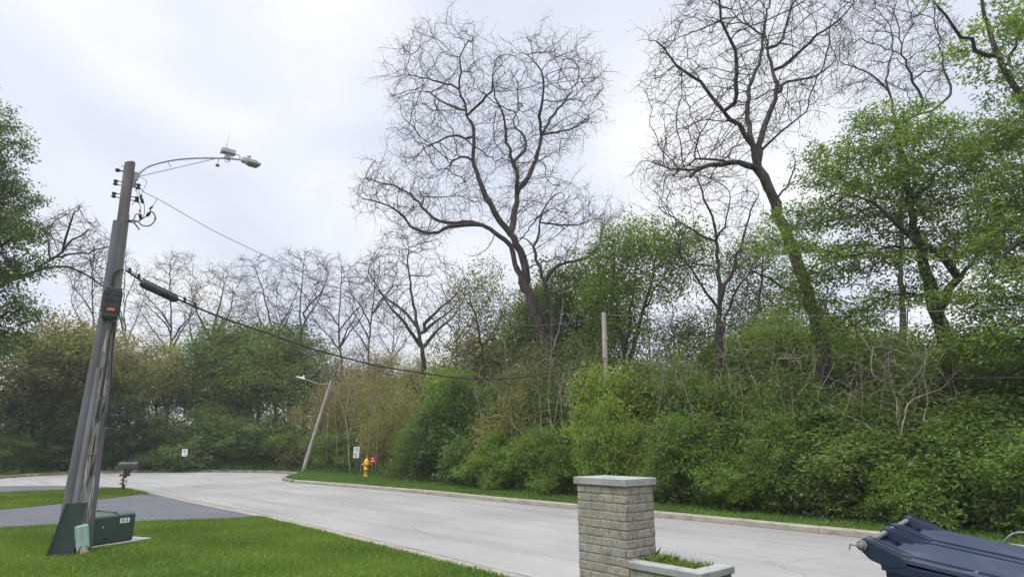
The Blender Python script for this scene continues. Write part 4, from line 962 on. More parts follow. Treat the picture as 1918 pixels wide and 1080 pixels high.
# weeds in the planter
npl = 1500; u = rng.uniform(pu0 + .02, pu1 - .13, npl); v = rng.uniform(pv0 + .13, pv1 - .02, npl)
b = at_w(0, 0, PZ - .075)[None] + wl * u[:, None] + wn * v[:, None]; tall = .075 + .055 * np.exp(-((u - pu0) / .16) ** 2) * (rng.uniform(0, 1, npl)) + .05 * rng.uniform(0, 1, npl) ** 3
tall = tall * rng.uniform(.6, 1.15, npl)
an = rng.uniform(0, 2 * PI, npl); s = np.stack([np.cos(an), np.sin(an), 0 * an], 1) * .0032; ln_ = rng.normal(0, .42, (npl, 2)) * tall[:, None]
tp = b + np.c_[ln_, tall]; md = b + np.c_[ln_ * .3, tall * .6]
V = np.stack([b - s, b + s, md + s * .8, tp, md - s * .8], 1).reshape(-1, 3)
wo = add_obj('weeds', np_mesh('weeds', V, np.arange(npl * 5).reshape(-1, 5), [M['grass']], vary=rng.uniform(0, 1, npl))); wo.color = (.16, .23, .04, 1)
tag(wo, 'bright green tufts of grass and weeds growing in the brick planter', 'weeds', kind='stuff')

# ---------------------------------------------------------------- blue dumpster
HN = gp(1617, 1019, 1.2); HFv = gp(1706, 970.5, 1.2); hr = unit(HFv - HN); hm = np.array([hr[1], -hr[0], 0]); WD = np.linalg.norm(HFv - HN)
def dp(a, m_, z): return HN + hr * a + hm * m_ + Z3 * (z - 1.2)
dm = tag(empty('dumpster', dp(WD / 2, .55, 0)), 'dark blue metal dumpster with two dusty blue lids in the bottom right corner', 'dumpster'); db0 = np.array(dm.location)
z_lid = lambda m_: 1.165 - .155 * m_
def slab(mb, a0, a1, m0, m1, z0f, th):
    top = [dp(a0, m0, z0f(m0)), dp(a1, m0, z0f(m0)), dp(a1, m1, z0f(m1)), dp(a0, m1, z0f(m1))]; mb.prism([p - Z3 * th for p in top], Z3 * th)
mb = MB()   # body with sloping top, flange and vertical ribs
side = [(.10, 1.10), (1.12, .965), (1.12, .10), (.10, .10)]
mb.prism([dp(.02, m_, z) for m_, z in side], hr * (WD - .04))
slab(mb, -.012, WD + .012, .085, 1.15, lambda m_: 1.125 - .135 * m_, .045)
for k in range(4): mb.prism([dp(-.02, .2 + .27 * k, z) for z in (.14, 1.02)] + [dp(-.02, .27 + .27 * k, z) for z in (1.02, .14)], hr * .04)
for a in (0.1, WD - .25): mb.prism([dp(a, .2, .02), dp(a, .95, .02), dp(a, .95, .1), dp(a, .2, .1)], hr * .15)
mb.build('body', M['blue'], dm, db0)
for a0, a1 in ((.035, WD / 2 - .035), (WD / 2 + .035, WD - .03)):
    mb = MB(); slab(mb, a0, a1, .11, 1.17, z_lid, .022)
    slab(mb, a0 + .11, a1 - .11, .17, 1.10, lambda m_: z_lid(m_) + .012, .013)
    lid = mb.build('lid', M['lid'], dm, db0)
    for a in (a0 + .04, a1 - .17):           # hinge arms: two thin webs tapering on to the lid and a barrel round the rod
        mb = MB()
        for q in (0, .10):
            mb.prism([dp(a + q, -.028, 1.19), dp(a + q, .0, 1.226), dp(a + q, .035, 1.222), dp(a + q, .23, z_lid(.23) + .014), dp(a + q, .23, z_lid(.23) - .005), dp(a + q, .06, 1.15)], hr * .018)
        mb.lathe(dp(a - .006, 0, 1.2), [(.031, 0), (.031, .13)], 14, axis=hr); mb.prism([dp(a + .018, .06, z_lid(.1) + .004), dp(a + .1, .06, z_lid(.1) + .004), dp(a + .1, .2, z_lid(.2) + .003), dp(a + .018, .2, z_lid(.2) + .003)], Z3 * .01); mb.build('hinge_arm', M['lid'], lid, db0)
mb = MB(); mb.tube([dp(-.06, 0, 1.2), dp(WD + .04, 0, 1.2)], .017, 12); mb.build('hinge_rod', M['dark_galv'], dm, db0)
mb = MB(); mb.lathe(dp(-.055, 0, 1.2), [(.027, 0), (.03, .006), (.03, .02), (.016, .024)], 18, axis=hr); mb.lathe(dp(-.075, 0, 1.2), [(.012, 0), (.017, .004), (.017, .016), (.012, .02)], 12, axis=hr); mb.tube([dp(-.066, -.06, 1.205), dp(-.066, -.01, 1.2)], .005, 5); mb.tube([dp(-.066, -.058, 1.208), dp(-.066, -.066, 1.17)], .004, 5); mb.build('washer', M['dark_galv'], dm, db0)
mb = MB()   # end plates that carry the rod
for a in (-.018, WD + .002): mb.prism([dp(a, -.035, 1.19), dp(a, -.015, 1.228), dp(a, .03, 1.225), dp(a, .20, 1.145), dp(a, .22, 1.10), dp(a, .12, 1.085), dp(a, .03, 1.12)], hr * .016)
mb.prism([dp(.0, .10, 1.08), dp(.0, -.02, 1.165), dp(.0, -.01, 1.175), dp(.0, .12, 1.10)], hr * WD); mb.build('hinge_plate', M['blue'], dm, db0)
mb = MB(); hp = [on_plane(x, y, dp(WD + .12, 0, 0), hm) for x, y in ((1868, 1030), (1886, 1008), (1897, 999), (1908, 996.5), (1925, 999), (1945, 1010), (1958, 1030))]
mb.tube(smooth_path(hp, .03), .009, 8); mb.build('handle', M['dark_galv'], dm, db0)

# ================================================================== VEGETATION
def S(v): return tuple((np.array(v) / 255.0) ** 2.2)
BUD = (.115, .12, .07)
# ---------------------------------------------------------------- the big bare tree in the middle
Aenv = [(660, 372), (668, 340), (700, 305), (745, 312), (733, 245), (733, 205), (722, 140), (760, 75), (820, 44), (862, 36), (908, 62), (904, 108), (940, 88), (985, 74), (1050, 70), (1104, 90), (1152, 150), (1122, 192), (1112, 232), (1090, 262), (1042, 292), (1062, 330), (1092, 350), (1165, 392), (1168, 420), (1132, 470), (1085, 505), (1040, 500), (1010, 400), (985, 440), (960, 400), (890, 400), (850, 395), (800, 450), (740, 432), (700, 402), (664, 392)]
AL = [([(1035, 930), (1032, 738), (1027, 681), (1017, 639), (1001, 593), (991, 551), (978, 525)], .37, .22, 0, 0),
      ([(985, 540), (984, 500), (967, 458), (947, 427), (926, 396), (905, 359), (892, 323), (887, 287), (887, 240), (875, 218), (870, 194), (862, 167), (863, 134), (861, 106), (870, 88)], .20, .03, 0, -1.5),
      ([(978, 525), (966, 494), (957, 463), (947, 450), (926, 437), (905, 421), (869, 416), (822, 414), (805, 401), (791, 386), (768, 366), (745, 350), (713, 343), (688, 334)], .145, .03, 0, 2),
      ([(905, 421), (870, 422), (842, 424), (819, 435), (800, 433), (768, 424), (757, 407), (738, 393), (713, 380), (680, 372)], .12, .025, .8, -2),
      ([(958, 445), (960, 416), (967, 380), (973, 354), (988, 333), (1004, 297), (1016, 253), (1032, 222), (1051, 199), (1069, 171), (1083, 148)], .16, .03, 0, 1.5),
      ([(970, 366), (965, 318), (951, 268), (946, 236), (939, 204), (926, 180), (923, 143)], .11, .025, .2, -1),
      ([(973, 300), (986, 264), (965, 236), (963, 218), (972, 205)], .09, .03, .2, 2),
      ([(1016, 253), (1011, 218), (1016, 180), (1018, 148), (1005, 122), (990, 105)], .10, .025, .8, -1.5),
      ([(1016, 253), (1045, 248), (1075, 240), (1105, 222)], .07, .02, .8, 2),
      ([(793, 386), (794, 368), (786, 360)], .06, .03, 1.5, 2),
      ([(1036, 700), (1035, 634), (1032, 572), (1019, 530), (1006, 489), (1001, 463), (1009, 437), (1013, 407), (1022, 385), (1040, 365)], .15, .03, .1, 1.5),
      ([(1010, 419), (1046, 420), (1083, 421), (1110, 410)], .07, .025, 1, 3), ([(1017, 524), (1050, 494), (1087, 484), (1118, 468), (1126, 437), (1140, 410)], .10, .02, .6, 2.5),
      ([(879, 213), (902, 190), (921, 169), (923, 143)], .09, .03, -1, -2), ([(872, 211), (851, 199), (833, 192), (805, 174), (780, 168)], .08, .02, -1, .5),
      ([(858, 162), (824, 153), (791, 147), (759, 139)], .07, .02, -1.2, 0), ([(886, 301), (863, 292), (842, 308), (825, 318)], .07, .02, -.6, -2), ([(884, 259), (851, 255), (824, 264), (796, 278), (780, 296)], .07, .02, -.8, 1),
      ([(872, 260), (930, 300), (945, 290)], .04, .02, -.8, -2), ([(930, 440), (915, 462), (900, 475), (878, 480)], .03, .012, .6, 1.5), ([(1000, 463), (985, 447), (968, 446)], .05, .02, .8, 2)]
AA = attract_poly(Aenv, 3000, 27, 2.2, 42)
hero('bare_tree', 'largest bare dark-limbed tree rising alone in the middle of the picture', 'tree', 27, AL, AA, .30, .46, .0105, .055, start_frac=.85, di=3.4, jit=.22, inert=.4, up=.03, it=70, ex=2.05,
     twig=(1.9, .55, .0062, 3), bud=(2, .07, .03), color=BUD)

# ---------------------------------------------------------------- the second bare tree, right
Benv = [(1192, 335), (1205, 290), (1240, 262), (1205, 160), (1215, 85), (1260, 25), (1300, -50), (1400, -90), (1520, -80), (1610, -30), (1595, 60), (1560, 130), (1545, 200), (1490, 232), (1450, 275), (1385, 262), (1395, 330), (1300, 352), (1225, 352)]
BL_ = [([(1558, 960), (1553, 744), (1536, 630), (1519, 572), (1507, 526), (1478, 457), (1455, 400), (1440, 350), (1418, 315)], .25, .15, 0, 0),
       ([(1418, 315), (1407, 273), (1384, 236), (1356, 211), (1328, 176), (1310, 153), (1280, 134), (1254, 102), (1231, 79)], .115, .025, 0, -1.5),
       ([(1418, 318), (1420, 285), (1432, 231), (1451, 185), (1453, 148), (1439, 106), (1430, 69), (1400, 50), (1370, 20)], .125, .025, 0, 1.5),
       ([(1453, 180), (1476, 153), (1504, 150), (1546, 134), (1566, 111)], .07, .02, .8, 2), ([(1455, 140), (1481, 111), (1513, 83), (1546, 56), (1583, 28), (1600, 5)], .08, .02, 1, -1),
       ([(1407, 268), (1402, 235), (1402, 185), (1407, 153), (1421, 120), (1430, 60), (1440, 10), (1450, -40)], .10, .025, 0, 2.5), ([(1366, 216), (1377, 190), (1379, 153), (1377, 97), (1356, 56), (1346, 0), (1340, -40)], .09, .025, -.8, -2.5),
       ([(1416, 318), (1384, 306), (1351, 308), (1314, 315), (1293, 331)], .11, .05, 0, -1.2), ([(1314, 315), (1291, 320), (1259, 316), (1226, 306)], .05, .02, -.8, 0), ([(1370, 307), (1340, 300), (1300, 300), (1262, 330)], .05, .02, -.5, -2.2),
       ([(1421, 285), (1445, 262), (1480, 232), (1510, 210)], .05, .02, .2, -1), ([(1447, 100), (1470, 60), (1480, 20), (1500, -30)], .06, .02, 1, 2), ([(1500, 556), (1470, 540), (1440, 520), (1405, 505)], .06, .02, 0, -1), ([(1440, 385), (1475, 350), (1490, 300)], .05, .02, 0, 1)]
hero('bare_tree', 'tall bare tree with a leaning trunk, its crown cut off by the top edge', 'tree', 19, BL_, attract_poly(Benv, 3200, 19, 1.9, 45), .22, .34, .0078, .05, start_frac=.9, di=2.8, jit=.22, inert=.45, up=.04, it=80, ex=2.05,
     twig=(1.5, .40, .0046, 3), bud=(1, .055, .02), color=BUD)

# slender tree between the two big ones
Cenv = [(1215, 330), (1265, 290), (1320, 300), (1400, 340), (1430, 360), (1425, 440), (1395, 520), (1385, 560), (1310, 540), (1265, 520), (1230, 440), (1205, 380)]
CLm = [([(1346, 900), (1346, 645), (1346, 583), (1346, 511), (1343, 449), (1333, 407), (1320, 371), (1307, 335)], .19, .03, 0, .5), ([(1341, 454), (1299, 433), (1263, 407), (1240, 395)], .06, .02, 0, 1), ([(1343, 573), (1315, 537), (1289, 500), (1275, 480)], .07, .02, 0, -1),
       ([(1347, 560), (1382, 480), (1403, 407), (1421, 366)], .09, .02, 0, 1), ([(1343, 449), (1362, 410), (1368, 370)], .05, .02, 0, -1), ([(1346, 500), (1310, 495), (1285, 492)], .04, .015, 0, 1.5), ([(1347, 650), (1372, 560), (1410, 505), (1450, 485)], .06, .02, 0, -1)]
hero('bare_tree', 'slender bare tree with an upright dark trunk between the two big bare trees', 'tree', 23, CLm, attract_poly(Cenv, 1100, 23, 1.5), .27, .42, .008, .05, start_frac=.9, di=3, jit=.25, inert=.55, it=60, twig=(1.2, .4, .007, 3), bud=(1, .06, .03), color=(.14, .14, .06))
# thin bare top behind the leafy tree
Tenv = [(1555, 190), (1570, 60), (1620, -30), (1740, -40), (1790, 40), (1790, 160), (1720, 190), (1640, 180)]
TL = [([(1690, 900), (1690, 600), (1685, 300), (1671, 185), (1660, 150), (1672, 100), (1668, 50)], .16, .02, 0, 0), ([(1671, 185), (1645, 150), (1610, 130), (1580, 120)], .06, .02, 0, 1), ([(1688, 230), (1728, 200), (1705, 140), (1690, 100), (1680, 40)], .08, .02, 0, -1), ([(1735, 215), (1780, 175), (1765, 120), (1755, 50), (1748, 0)], .07, .02, 0, 1), ([(1700, 160), (1730, 135), (1775, 130)], .04, .02, -.5, .5)]
hero('bare_tree', 'bare twiggy treetop showing above the leafy green tree on the right', 'tree', 22, TL, attract_poly(Tenv, 1500, 22, 1.7), .25, .38, .0075, .05, start_frac=.9, di=3, jit=.25, inert=.6, up=.05, it=60, twig=(1.5, .42, .0055, 3), bud=(1, .055, .02), color=BUD)

# ---------------------------------------------------------------- leafy trees, right
G1 = (.135, .225, .036)
EB = [(1600, 270, 55), (1640, 235, 60), (1720, 235, 65), (1800, 255, 60), (1860, 290, 60), (1560, 320, 45), (1640, 330, 75), (1740, 330, 85), (1840, 370, 75), (1530, 300, 22), (1500, 430, 50), (1460, 330, 14), (1580, 420, 75), (1680, 440, 75), (1780, 440, 75), (1555, 520, 55), (1640, 530, 60), (1720, 560, 40), (1500, 570, 40), (1440, 440, 20), (1590, 620, 50)]
EL = [([(1778, 960), (1772, 679), (1762, 609), (1751, 577), (1740, 528), (1730, 486), (1719, 447), (1709, 408), (1698, 333), (1687, 278), (1680, 241)], .30, .06, 0, 0), ([(1758, 590), (1776, 542), (1797, 521), (1779, 496), (1740, 464), (1705, 440), (1670, 408), (1635, 380), (1600, 365)], .15, .03, 0, -1.5),
      ([(1725, 470), (1690, 462), (1640, 468), (1590, 478), (1550, 470)], .05, .02, 0, -2), ([(1697, 330), (1650, 340), (1600, 345), (1545, 330)], .05, .02, 0, 1), ([(1705, 380), (1750, 330), (1800, 270)], .08, .02, 0, 1.5), ([(1740, 552), (1680, 552), (1630, 560)], .05, .02, 0, -1.5), ([(1776, 542), (1830, 480), (1870, 430)], .09, .02, 0, 1)]
hero('leafy_tree', 'large leafy spring green tree with a thick forked trunk on the right', 'tree', 16.5, EL, clumps(attract_blobs(EB, 3400, 16.5, flat=.95), 175, .36, .2), .19, .30, .008, .05, start_frac=.35, di=4, jit=.3, it=60,
     leaf=(4, .108, .11, .85), color=G1)
FB = [(1880, 60, 30), (1905, 150, 30), (1915, 15, 40), (1835, 105, 16), (1880, 560, 75), (1900, 630, 70), (1880, 470, 55), (1915, 420, 60), (1912, 340, 55), (1905, 250, 50), (1850, 650, 40)]
FL = [([(1990, 1000), (1980, 700), (1965, 400), (1950, 260), (1917, 185), (1891, 144), (1868, 107), (1857, 70), (1843, 26), (1835, -20)], .24, .04, 0, 0), ([(1868, 107), (1850, 104), (1828, 89), (1802, 67), (1772, 33), (1746, 0)], .07, .02, 0, -1), ([(1968, 420), (1930, 440), (1890, 470), (1860, 500)], .08, .02, 0, -1), ([(1975, 600), (1930, 600), (1880, 620)], .08, .02, 0, -1.5), ([(1880, 125), (1905, 80), (1925, 30)], .05, .02, 0, 1)]
hero('leafy_tree', 'leafy tree leaning in from the right edge with a dark limb crossing the top corner', 'tree', 14, FL, clumps(attract_blobs(FB, 2600, 14, flat=.95), 130, .34, .26), .19, .30, .008, .05, start_frac=.3, di=4, jit=.3, it=50, leaf=(5, .105, .11, .85), color=(.145, .235, .038))
# tree with several thin trunks and fresh light leaves beside the pale pole
GB = [(1150, 490, 38), (1195, 465, 45), (1240, 472, 50), (1285, 465, 25), (1140, 560, 30), (1205, 540, 38), (1180, 610, 26), (1250, 520, 25)]
GL = [([(1180, 900), (1172, 700), (1166, 650), (1158, 590), (1152, 530), (1148, 480)], .17, .03, 0, -.5), ([(1174, 690), (1188, 640), (1205, 580), (1222, 520), (1232, 475)], .12, .03, 0, .5), ([(1170, 660), (1180, 600), (1190, 520), (1198, 470)], .09, .03, 0, 1.5), ([(1205, 580), (1235, 530), (1270, 480)], .05, .02, .3, -1)]
hero('leafy_tree', 'airy tree with several thin trunks and fresh light green leaves right of the pale pole', 'tree', 26, GL, clumps(attract_blobs(GB, 1400, 26), 75, .42, .5), .25, .40, .009, .05, start_frac=.8, di=4, jit=.35, it=50, leaf=(5, .14, .22, .3), color=(.13, .22, .035))
HB = [(1080, 545, 48), (1110, 600, 52), (1060, 620, 48), (1035, 565, 34), (1120, 660, 50), (1010, 640, 34), (1060, 680, 40), (1140, 520, 25)]
hero('leafy_tree', 'full green tree directly behind the trunk of the big bare tree', 'tree', 31, [([(1085, 900), (1085, 740), (1080, 660), (1082, 600), (1078, 560)], .18, .05, 0, 0)], clumps(attract_blobs(HB, 2000, 31), 85, .6, .45), .30, .46, .012, .06, start_frac=.6, di=6, jit=.3, it=50, leaf=(7, .17, .26, .4), color=(.115, .18, .034))
IB = [(885, 560, 38), (930, 590, 45), (885, 615, 35), (960, 640, 40), (850, 575, 22), (930, 660, 50), (880, 670, 40), (905, 530, 25)]
hero('leafy_tree', 'sparse yellow green tree just left of the big bare trunk', 'tree', 34, [([(908, 880), (906, 700), (900, 640), (890, 590), (880, 560)], .15, .04, 0, 0), ([(902, 650), (930, 610), (945, 580)], .07, .02, 0, 1)], clumps(attract_blobs(IB, 1100, 34), 60, .6, .5), .34, .52, .012, .05, start_frac=.7, di=6, jit=.4, it=50, leaf=(4, .15, .26, .2), color=(.15, .16, .04))
JB = [(1420, 480, 40), (1400, 600, 45), (1440, 640, 50), (1360, 620, 40), (1300, 620, 35), (1480, 600, 45), (1420, 560, 40), (1260, 640, 28)]
hero('leafy_tree', 'ragged green tree behind the leaning trunk of the second big bare tree', 'tree', 27, [([(1420, 900), (1418, 700), (1412, 620), (1425, 540), (1430, 480)], .14, .04, 0, 0), ([(1414, 640), (1450, 580), (1475, 545)], .07, .02, 0, 1), ([(1414, 660), (1380, 620), (1340, 600)], .07, .02, 0, -1)], clumps(attract_blobs(JB, 1500, 27), 75, .5, .45), .30, .46, .011, .05, start_frac=.6, di=6, jit=.4, it=50, leaf=(4, .14, .24, .3), color=(.12, .17, .04))

# ---------------------------------------------------------------- dark leafy tree at the left edge
LBb = [(-30, 240, 30), (-18, 300, 34), (-24, 370, 42), (10, 432, 28), (34, 500, 18), (-20, 500, 40), (-75, 300, 80), (-80, 430, 90), (5, 560, 26), (35, 590, 20), (-25, 620, 42), (-25, 215, 26), (58, 505, 10)]
hero('leafy_tree', 'dense dark green leafy tree cut off by the left edge', 'tree', 20, [([(-60, 930), (-60, 600), (-55, 450), (-40, 330), (-20, 250)], .25, .06, 0, 0), ([(-58, 520), (-10, 470), (30, 440)], .09, .03, 0, -1), ([(-58, 600), (0, 590), (40, 575)], .08, .03, 0, -1)], clumps(attract_blobs(LBb, 3000, 20), 150, .34, .5), .23, .36, .009, .05, start_frac=.4, di=5, jit=.3, it=60, leaf=(8, .115, .12, .5), color=(.075, .135, .034))
KL = [([(-90, 960), (-80, 700), (-40, 560), (0, 535), (40, 518), (70, 506), (92, 486), (115, 470), (140, 450), (165, 430)], .16, .03, 0, 0), ([(70, 506), (110, 497), (150, 505), (185, 530), (210, 545)], .06, .02, 0, 1.5), ([(92, 486), (130, 478), (165, 470), (200, 462)], .05, .02, 0, -1.5), ([(92, 486), (90, 455), (80, 430), (65, 415)], .04, .015, 0, 1), ([(115, 470), (128, 430), (140, 400), (150, 385)], .05, .015, 0, -1)]
hero('bare_tree', 'bare limb with fanning twigs reaching out from behind the leafy tree at the left edge', 'tree', 22, KL, attract_poly([(70, 400), (150, 378), (205, 440), (210, 470), (200, 500), (225, 560), (150, 540), (90, 510), (60, 440)], 600, 22, 1.3), .24, .38, .008, .05, start_frac=.5, di=2.5, jit=.25, inert=.6, it=40, twig=(1.2, .36, .007, 3), bud=(1, .05, .02), color=BUD)

# ---------------------------------------------------------------- bare and half-leafed trees beyond, one by one
def vase(px, pyb, pyt, wpx, Y, lean=0, n=520, forks=3, r0=.2, seed=0):
    """a leader with upswept side limbs, and the growth points of the crown"""
    r_ = random.Random(seed); H_ = pyb - pyt; cx = px + lean
    def lead(t): return (px + lean * t ** 1.4 + .035 * wpx * math.sin(5 * t + seed), pyb - H_ * t * .93)
    lm = [([(px, 905)] + [lead(t) for t in (0, .2, .4, .6, .8, 1)], r0, .025, 0, r_.uniform(-1, 1))]
    for k in range(forks + 2):
        t0 = r_.uniform(.16, .55) if k else r_.uniform(.14, .26); sg = 1 if (k + seed) % 2 else -1; sp = r_.uniform(.28, .58) * wpx * sg
        x0, y0 = lead(t0); rise = H_ * r_.uniform(.34, .58) * (1 - .5 * t0)
        lm.append(([(x0, y0), (x0 + sp * .3, y0 - rise * .34), (x0 + sp * .62, y0 - rise * .62), (x0 + sp * .85 + r_.uniform(-.05, .05) * wpx, y0 - rise)], r0 * (.62 - .4 * t0), .02, 0, r_.uniform(-2.5, 2.5)))
    fy = pyb - .22 * H_; ft = pyt - fy
    w1, w2, w3, w4 = [r_.uniform(.34, .56) for _ in range(4)]
    env = [(px - wpx * .12, fy), (cx - wpx * w1, fy + ft * .35), (cx - wpx * w2, fy + ft * .66), (cx - wpx * .30, pyt + r_.uniform(0, 30)), (cx - wpx * .05, pyt), (cx + wpx * .28, pyt + r_.uniform(0, 30)), (cx + wpx * w3, fy + ft * .66), (cx + wpx * w4, fy + ft * .35), (px + wpx * .12, fy)]
    return lm, attract_poly(env, n, Y, wpx / F_PX * Y * .22, wpx * .2)
def bg_tree(px, pyb, pyt, wpx, Y, label, lean=0, n=520, forks=3, r0=.2, seed=0, color=BUD, tw=(1.7, .62, .010, 3), leaf=None, bud=(1, .08, .04)):
    lm, a = vase(px, pyb, pyt, wpx, Y, lean, int(n * 1.9), forks, r0 * .8, seed)
    return hero('bare_tree' if leaf is None else 'budding_tree', label, 'tree', Y, lm, a, .38, .58, .0135, .06, start_frac=.8, di=6, jit=.24, inert=.6, up=.08, it=70, step=.5, twig=tw, bud=bud if leaf is None else None, leaf=leaf, color=color, ex=2.05)
bg_tree(788, 720, 428, 190, 38, 'bare dark tree with two upright leaders left of the big central tree', -22, 900, 3, .33, 1)
bg_tree(567, 720, 468, 150, 48, 'bare vase-shaped tree above the leaning lamp pole', 0, 800, 3, .27, 2)
bg_tree(640, 690, 476, 125, 52, 'fine bare tree between the vase-shaped one and the two-leader tree', -5, 600, 3, .20, 3)
bg_tree(694, 690, 474, 115, 50, 'fine bare tree standing just behind the two-leader tree on its left', 5, 600, 3, .21, 4)
bg_tree(515, 690, 478, 105, 50, 'bare tree with crooked dark limbs leaning left over the green treetops', -38, 520, 2, .24, 5)
bg_tree(312, 720, 470, 140, 52, 'slim bare tree just right of the near pole with pale young leaves', 12, 620, 3, .22, 6, color=(.23, .23, .11), leaf=(1, .15, .10, .1))
bg_tree(170, 680, 440, 110, 47, 'wispy bare tree just left of the near pole', 10, 520, 3, .17, 7)
bg_tree(235, 680, 470, 90, 56, 'wispy bare tree hidden behind the near pole', 0, 420, 3, .17, 8)
bg_tree(388, 770, 500, 150, 50, 'thick dark trunk with pale blossom-like leaves above the green trees', 30, 620, 3, .42, 9, color=(.27, .25, .14), leaf=(2, .16, .14, .1))
bg_tree(860, 700, 540, 110, 44, 'low twiggy bare tree in the gap left of the yellow green tree', -5, 420, 3, .14, 10, color=(.17, .16, .06), leaf=(1, .11, .1, .1))
bg_tree(735, 700, 560, 80, 55, 'short bare tree low behind the two-leader tree', 0, 300, 3, .12, 11)
bg_tree(1215, 720, 575, 70, 33, 'thin bare sapling in the gap right of the airy tree', 0, 260, 3, .09, 12)
bg_tree(1262, 720, 560, 80, 35, 'thin twiggy tree with sparse young leaves left of the slender tree', 0, 300, 3, .10, 13, color=(.12, .16, .05), leaf=(1, .12, .1, .2))
bg_tree(1625, 760, 560, 90, 25, 'dark thin trunk behind the pale bare stems on the right', 0, 260, 3, .15, 14)
bg_tree(1590, 770, 540, 70, 26, 'dark leaning trunk left of the pale bare stems on the right', -50, 200, 2, .14, 15)
bg_tree(1685, 770, 550, 60, 27, 'dark crooked trunk seen through the leaves left of the thick forked trunk', 15, 200, 2, .12, 16)

# ---------------------------------------------------------------- shrubs and small trees: a few grown once, then copied
def shrub_proto(name, r, h, n, D, leaf, seed, stems=5, tip=.006, lumps=9, cut=.02, flat=0, bark='stem'):
    global rng
    rng = np.random.default_rng(seed); pl = Plant()
    for k in range(stems):
        a = 2 * PI * k / stems + rng.uniform(-.4, .4); q = rng.uniform(.25, .6)
        pts = [(0.06 * math.cos(a) * (1 if k else 0), .06 * math.sin(a) * (1 if k else 0), -.05 if k == 0 else .02), (r * q * .35 * math.cos(a), r * q * .35 * math.sin(a), h * .25), (r * q * math.cos(a), r * q * math.sin(a), h * .5)]
        pl.limb(pts, .035, .018, .25, .02)
    c = np.c_[rng.uniform(-.78, .78, (lumps, 2)) * r, rng.uniform(.16, .84, lumps) * h]; c[0] = (0, 0, .7 * h); R = rng.uniform(.26, .5, lumps) * r
    k = rng.integers(0, lumps, n); d = unit(rng.normal(size=(n, 3))) * (rng.uniform(.05, 1, n) ** .4)[:, None]
    A = c[k] + d * R[k][:, None] * np.array([1, 1, .85 * h / (2 * r) * 1.5]); A = A[(A[:, 2] > .12) & (A[:, 2] < h)]
    A = clumps(A, int(n / 26), .17, .42); A[:, 2] = np.clip(A[:, 2], .1, h)
    pl.grow(A, D, 1e9, 1.5 * D, 70, .3, .02)
    root = empty(name, (0, 0, 0)); finish_plant(pl, root, (0, 0, 0), tip, cut, bark=bark, thin='stem', leaf=leaf, names=('stem', 'foliage'), cap=.05); return root
def tree_proto(name, r, h, n, D, leaf, seed, trunk=.13, tip=.009, cut=.045, lo=.28, lumps=10, bark='bark', lean=.0):
    global rng
    rng = np.random.default_rng(seed); pl = Plant(); pl.limb([(0, 0, -.1), (lean * .3, .05, h * .25), (lean * .6, -.05, h * .5), (lean, 0, h * .72)], trunk, .05, .4, .04)
    for k in range(4):
        a = 2 * PI * k / 4 + rng.uniform(-.5, .5); z = h * rng.uniform(lo, .55)
        pl.limb([(lean * z / h, 0, z), (r * .4 * math.cos(a), r * .4 * math.sin(a), z + h * .12), (r * .75 * math.cos(a), r * .75 * math.sin(a), z + h * .2)], trunk * .5, .02, .4, .05)
    c = np.c_[rng.uniform(-.6, .6, (lumps, 2)) * r, rng.uniform(lo + .1, .82, lumps) * h]; c[0] = (0, 0, .8 * h); R = rng.uniform(.32, .5, lumps) * r
    k = rng.integers(0, lumps, n); d = unit(rng.normal(size=(n, 3))) * (rng.uniform(.05, 1, n) ** .4)[:, None]; A = c[k] + d * R[k][:, None] * np.array([1, 1, .9]); A = A[(A[:, 2] > lo * h * .7)]
    A = clumps(A, int(n / 24), .36, .45); pl.grow(A, D, 1e9, 1.5 * D, 80, .3, .03, start=3)
    root = empty(name, (0, 0, 0)); finish_plant(pl, root, (0, 0, 0), tip, cut, bark=bark, leaf=leaf, cap=.12); return root
SP = [shrub_proto('shrub', 1.45, 2.6, 2000, .16, (5, .115, .10, .6), 101), shrub_proto('shrub', 1.45, 2.6, 1900, .16, (5, .105, .10, .8), 102, lumps=12), shrub_proto('shrub', 1.5, 3.0, 1900, .17, (5, .13, .11, .7), 103, lumps=11), shrub_proto('shrub', 1.35, 2.8, 1300, .18, (4, .09, .12, .3), 104, lumps=8)]
TP = [tree_proto('small_tree', 2.3, 7.0, 1800, .27, (6, .18, .2, .6), 201), tree_proto('small_tree', 2.2, 7.5, 1500, .29, (5, .17, .22, .5), 202, lumps=12), tree_proto('small_tree', 2.6, 7.0, 1600, .28, (4, .13, .2, .2), 203, lumps=12, lo=.15)]
PH = [2.6, 2.6, 3.0, 2.8]; PR = [1.55, 1.55, 1.6, 1.45]; TH = [7.0, 7.5, 7.0]; TR = [2.4, 2.3, 2.7]
used = {}
rp = random.Random(21)
def put(kind, k, px, top, off, wid, color, label, group, sq=None):
    """a shrub or small tree behind the kerb: px, top = where its crown shows; off = metres inside the wood"""
    protos, hs, rs = (SP, PH, PR) if kind == 's' else (TP, TH, TR); p = protos[k]
    b = edge_at(px, off); h = max(.6, at(px, top, b[1])[2] - b[2]); b = b if h > 0 else b
    o = p if (kind, k) not in used else copy_tree(p); used[(kind, k)] = 1
    sc = wid / 2 / rs[k]; o.location = b; o.rotation_euler = (0, 0, rp.uniform(0, 2 * PI)); o.scale = (sc * rp.uniform(.92, 1.08), sc * rp.uniform(.92, 1.08), h / hs[k])
    v = rp.uniform(.9, 1.1)
    for ch in o.children: ch.color = (color[0] * v, color[1] * v, color[2] * v, 1)
    if label: tag(o, label, 'shrub' if kind == 's' else 'tree', group)
    return o
